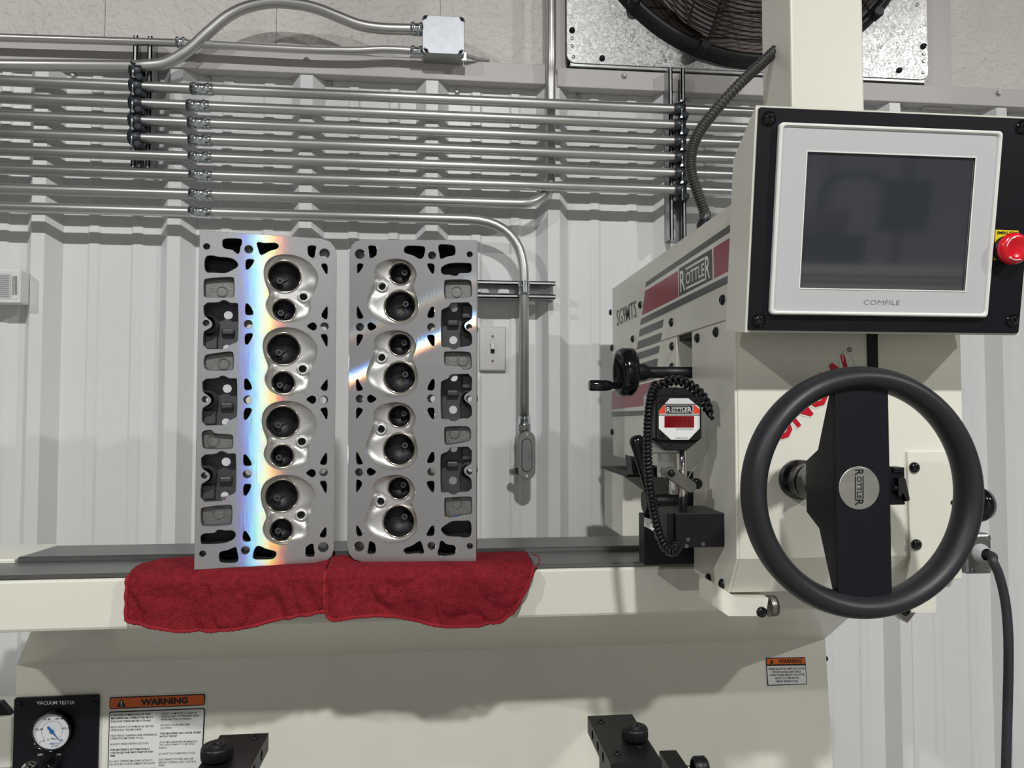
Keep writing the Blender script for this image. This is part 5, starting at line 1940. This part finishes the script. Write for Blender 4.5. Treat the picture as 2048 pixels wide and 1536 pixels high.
MB().cyl(lb + V((0, .02, 0)), lb + V((0, .0, 0)), .004).build('pivot_pin', steel, ro)
MB().cyl(la, la + V((0, .036, 0)), .004).build('pivot_pin', steel, ro)
MB().lathe(PY(1393, 967, .99), (0, -1, 0), [(.0075, -.006), (.0075, .004), (.005, .006), (0, .006)], 18).build('lock_knob', black_gloss, ro)
sh = [PY(x, y, 1.02) for x, y in ((1316, 880), (1414, 852), (1416, 905), (1408, 925), (1388, 938), (1378, 955), (1380, 985), (1345, 985), (1318, 935))]
me_ = plate([(p.x, p.z) for p in sh], [], .003, .0006)
MB().mesh(me_, 0, lambda c: V((c.x, 1.022 - c.z, c.y))).build('clear_shield', acrylic, ro)
MB().box((PY(1345, 850, 1.0).x, RY + .028, PY(1345, 850, 1.0).z - .012), (PY(1372, 850, 1.0).x, 1.02, PY(1345, 850, 1.0).z)).build('mount_bar', black_anod, ro)


def helix(path, R0, pitch, n=9):
    """coil round a path"""
    P = [V(p) for p in path]
    out = []
    acc = [0]
    for a_, b_ in zip(P, P[1:]):
        acc.append(acc[-1] + (b_ - a_).length)
    tot = acc[-1]
    N = int(tot / pitch * n)
    up_ = V((0, -1, 0))
    j = 0
    for i in range(N + 1):
        s = tot * i / N
        while j < len(acc) - 2 and acc[j + 1] < s:
            j += 1
        k = (s - acc[j]) / max(1e-9, acc[j + 1] - acc[j])
        p = P[j].lerp(P[j + 1], k)
        t = (P[min(j + 2, len(P) - 1)] - P[max(j - 1, 0)]).normalized()
        u = (up_ - t * up_.dot(t)).normalized()
        v = t.cross(u)
        a_ = 2 * PI * s / pitch
        out.append(p + u * math.cos(a_) * R0 + v * math.sin(a_) * R0)
    return out


cc_ = thing('coiled_cord', 'black coiled cord looping from the readout down to the base block', 'cord', PY(1340, 1110, .945))
long_ = catmull([PY(x, y, Y) for x, y, Y in ((1312, 768, .965), (1303, 790, .955), (1297, 830, .950), (1295, 880, .948), (1296, 930, .946), (1301, 980, .944), (1309, 1030, .942), (1320, 1072, .940), (1333, 1098, .940), (1346, 1104, .942), (1354, 1095, .950), (1357, 1085, .957))], 8)
MB().tube(helix(long_, .0040, .0054), .0027, 6).build('long_coil', black_gloss, cc_, fix=False)
MB().tube(long_, .0030, 8).build('coil_core', black_pit, cc_)
short_ = catmull([PY(x, y, Y) for x, y, Y in ((1318, 772, .968), (1340, 762, .966), (1362, 762, .964), (1383, 772, .962), (1402, 789, .960), (1413, 809, .962), (1417, 826, .966))], 8)
MB().tube(helix(short_, .0045, .0078), .0033, 6).build('short_coil', black_gloss, cc_, fix=False)
MB().tube([PY(1414, 825, .966), PY(1420, 832, .962), PY(1427, 839, .960)], .0030, 10).build('cord_end', black_gloss, cc_)

# lever at the back of the carriage
lv = thing('lock_lever', 'black lock lever with a rounded grip behind the coiled cord', 'lever', PY(1300, 1003, 1.12))
lvp = [PY(x, y, 1.12) for x, y in ((1274, 882), (1278, 900), (1287, 935), (1295, 970), (1300, 1003))]
MB().tube(catmull(lvp, 6), lambda u: .0125 * (1 - u) ** .7 * .55 + .0048 + .004 * max(0, .25 - u), 16).build('grip', black_gloss, lv)
MB().lathe(lvp[0], (lvp[0] - lvp[1]), [(.0122, -.002), (.0115, .004), (.007, .0085), (0, .0095)], 20).build('grip_end', black_gloss, lv)
e_ = PY(1300, 1003, 1.12)
MB().cyl((e_.x - .008, 1.12, e_.z), (SX + .06, 1.12, e_.z), .0135, 28).lathe((e_.x - .010, 1.12, e_.z), (1, 0, 0), [(0, 0), (.017, .0), (.017, .014), (.0135, .016)], 28).build('pivot_shaft', black_anod, lv)
bq = [PY(x, y, 1.30) for x, y in ((1261, 912), (1271, 914), (1281, 950), (1266, 950))]
o = MB().prism(bq, (0, .04, 0)).build('bellows', black_anod)
setpar(o, wh)
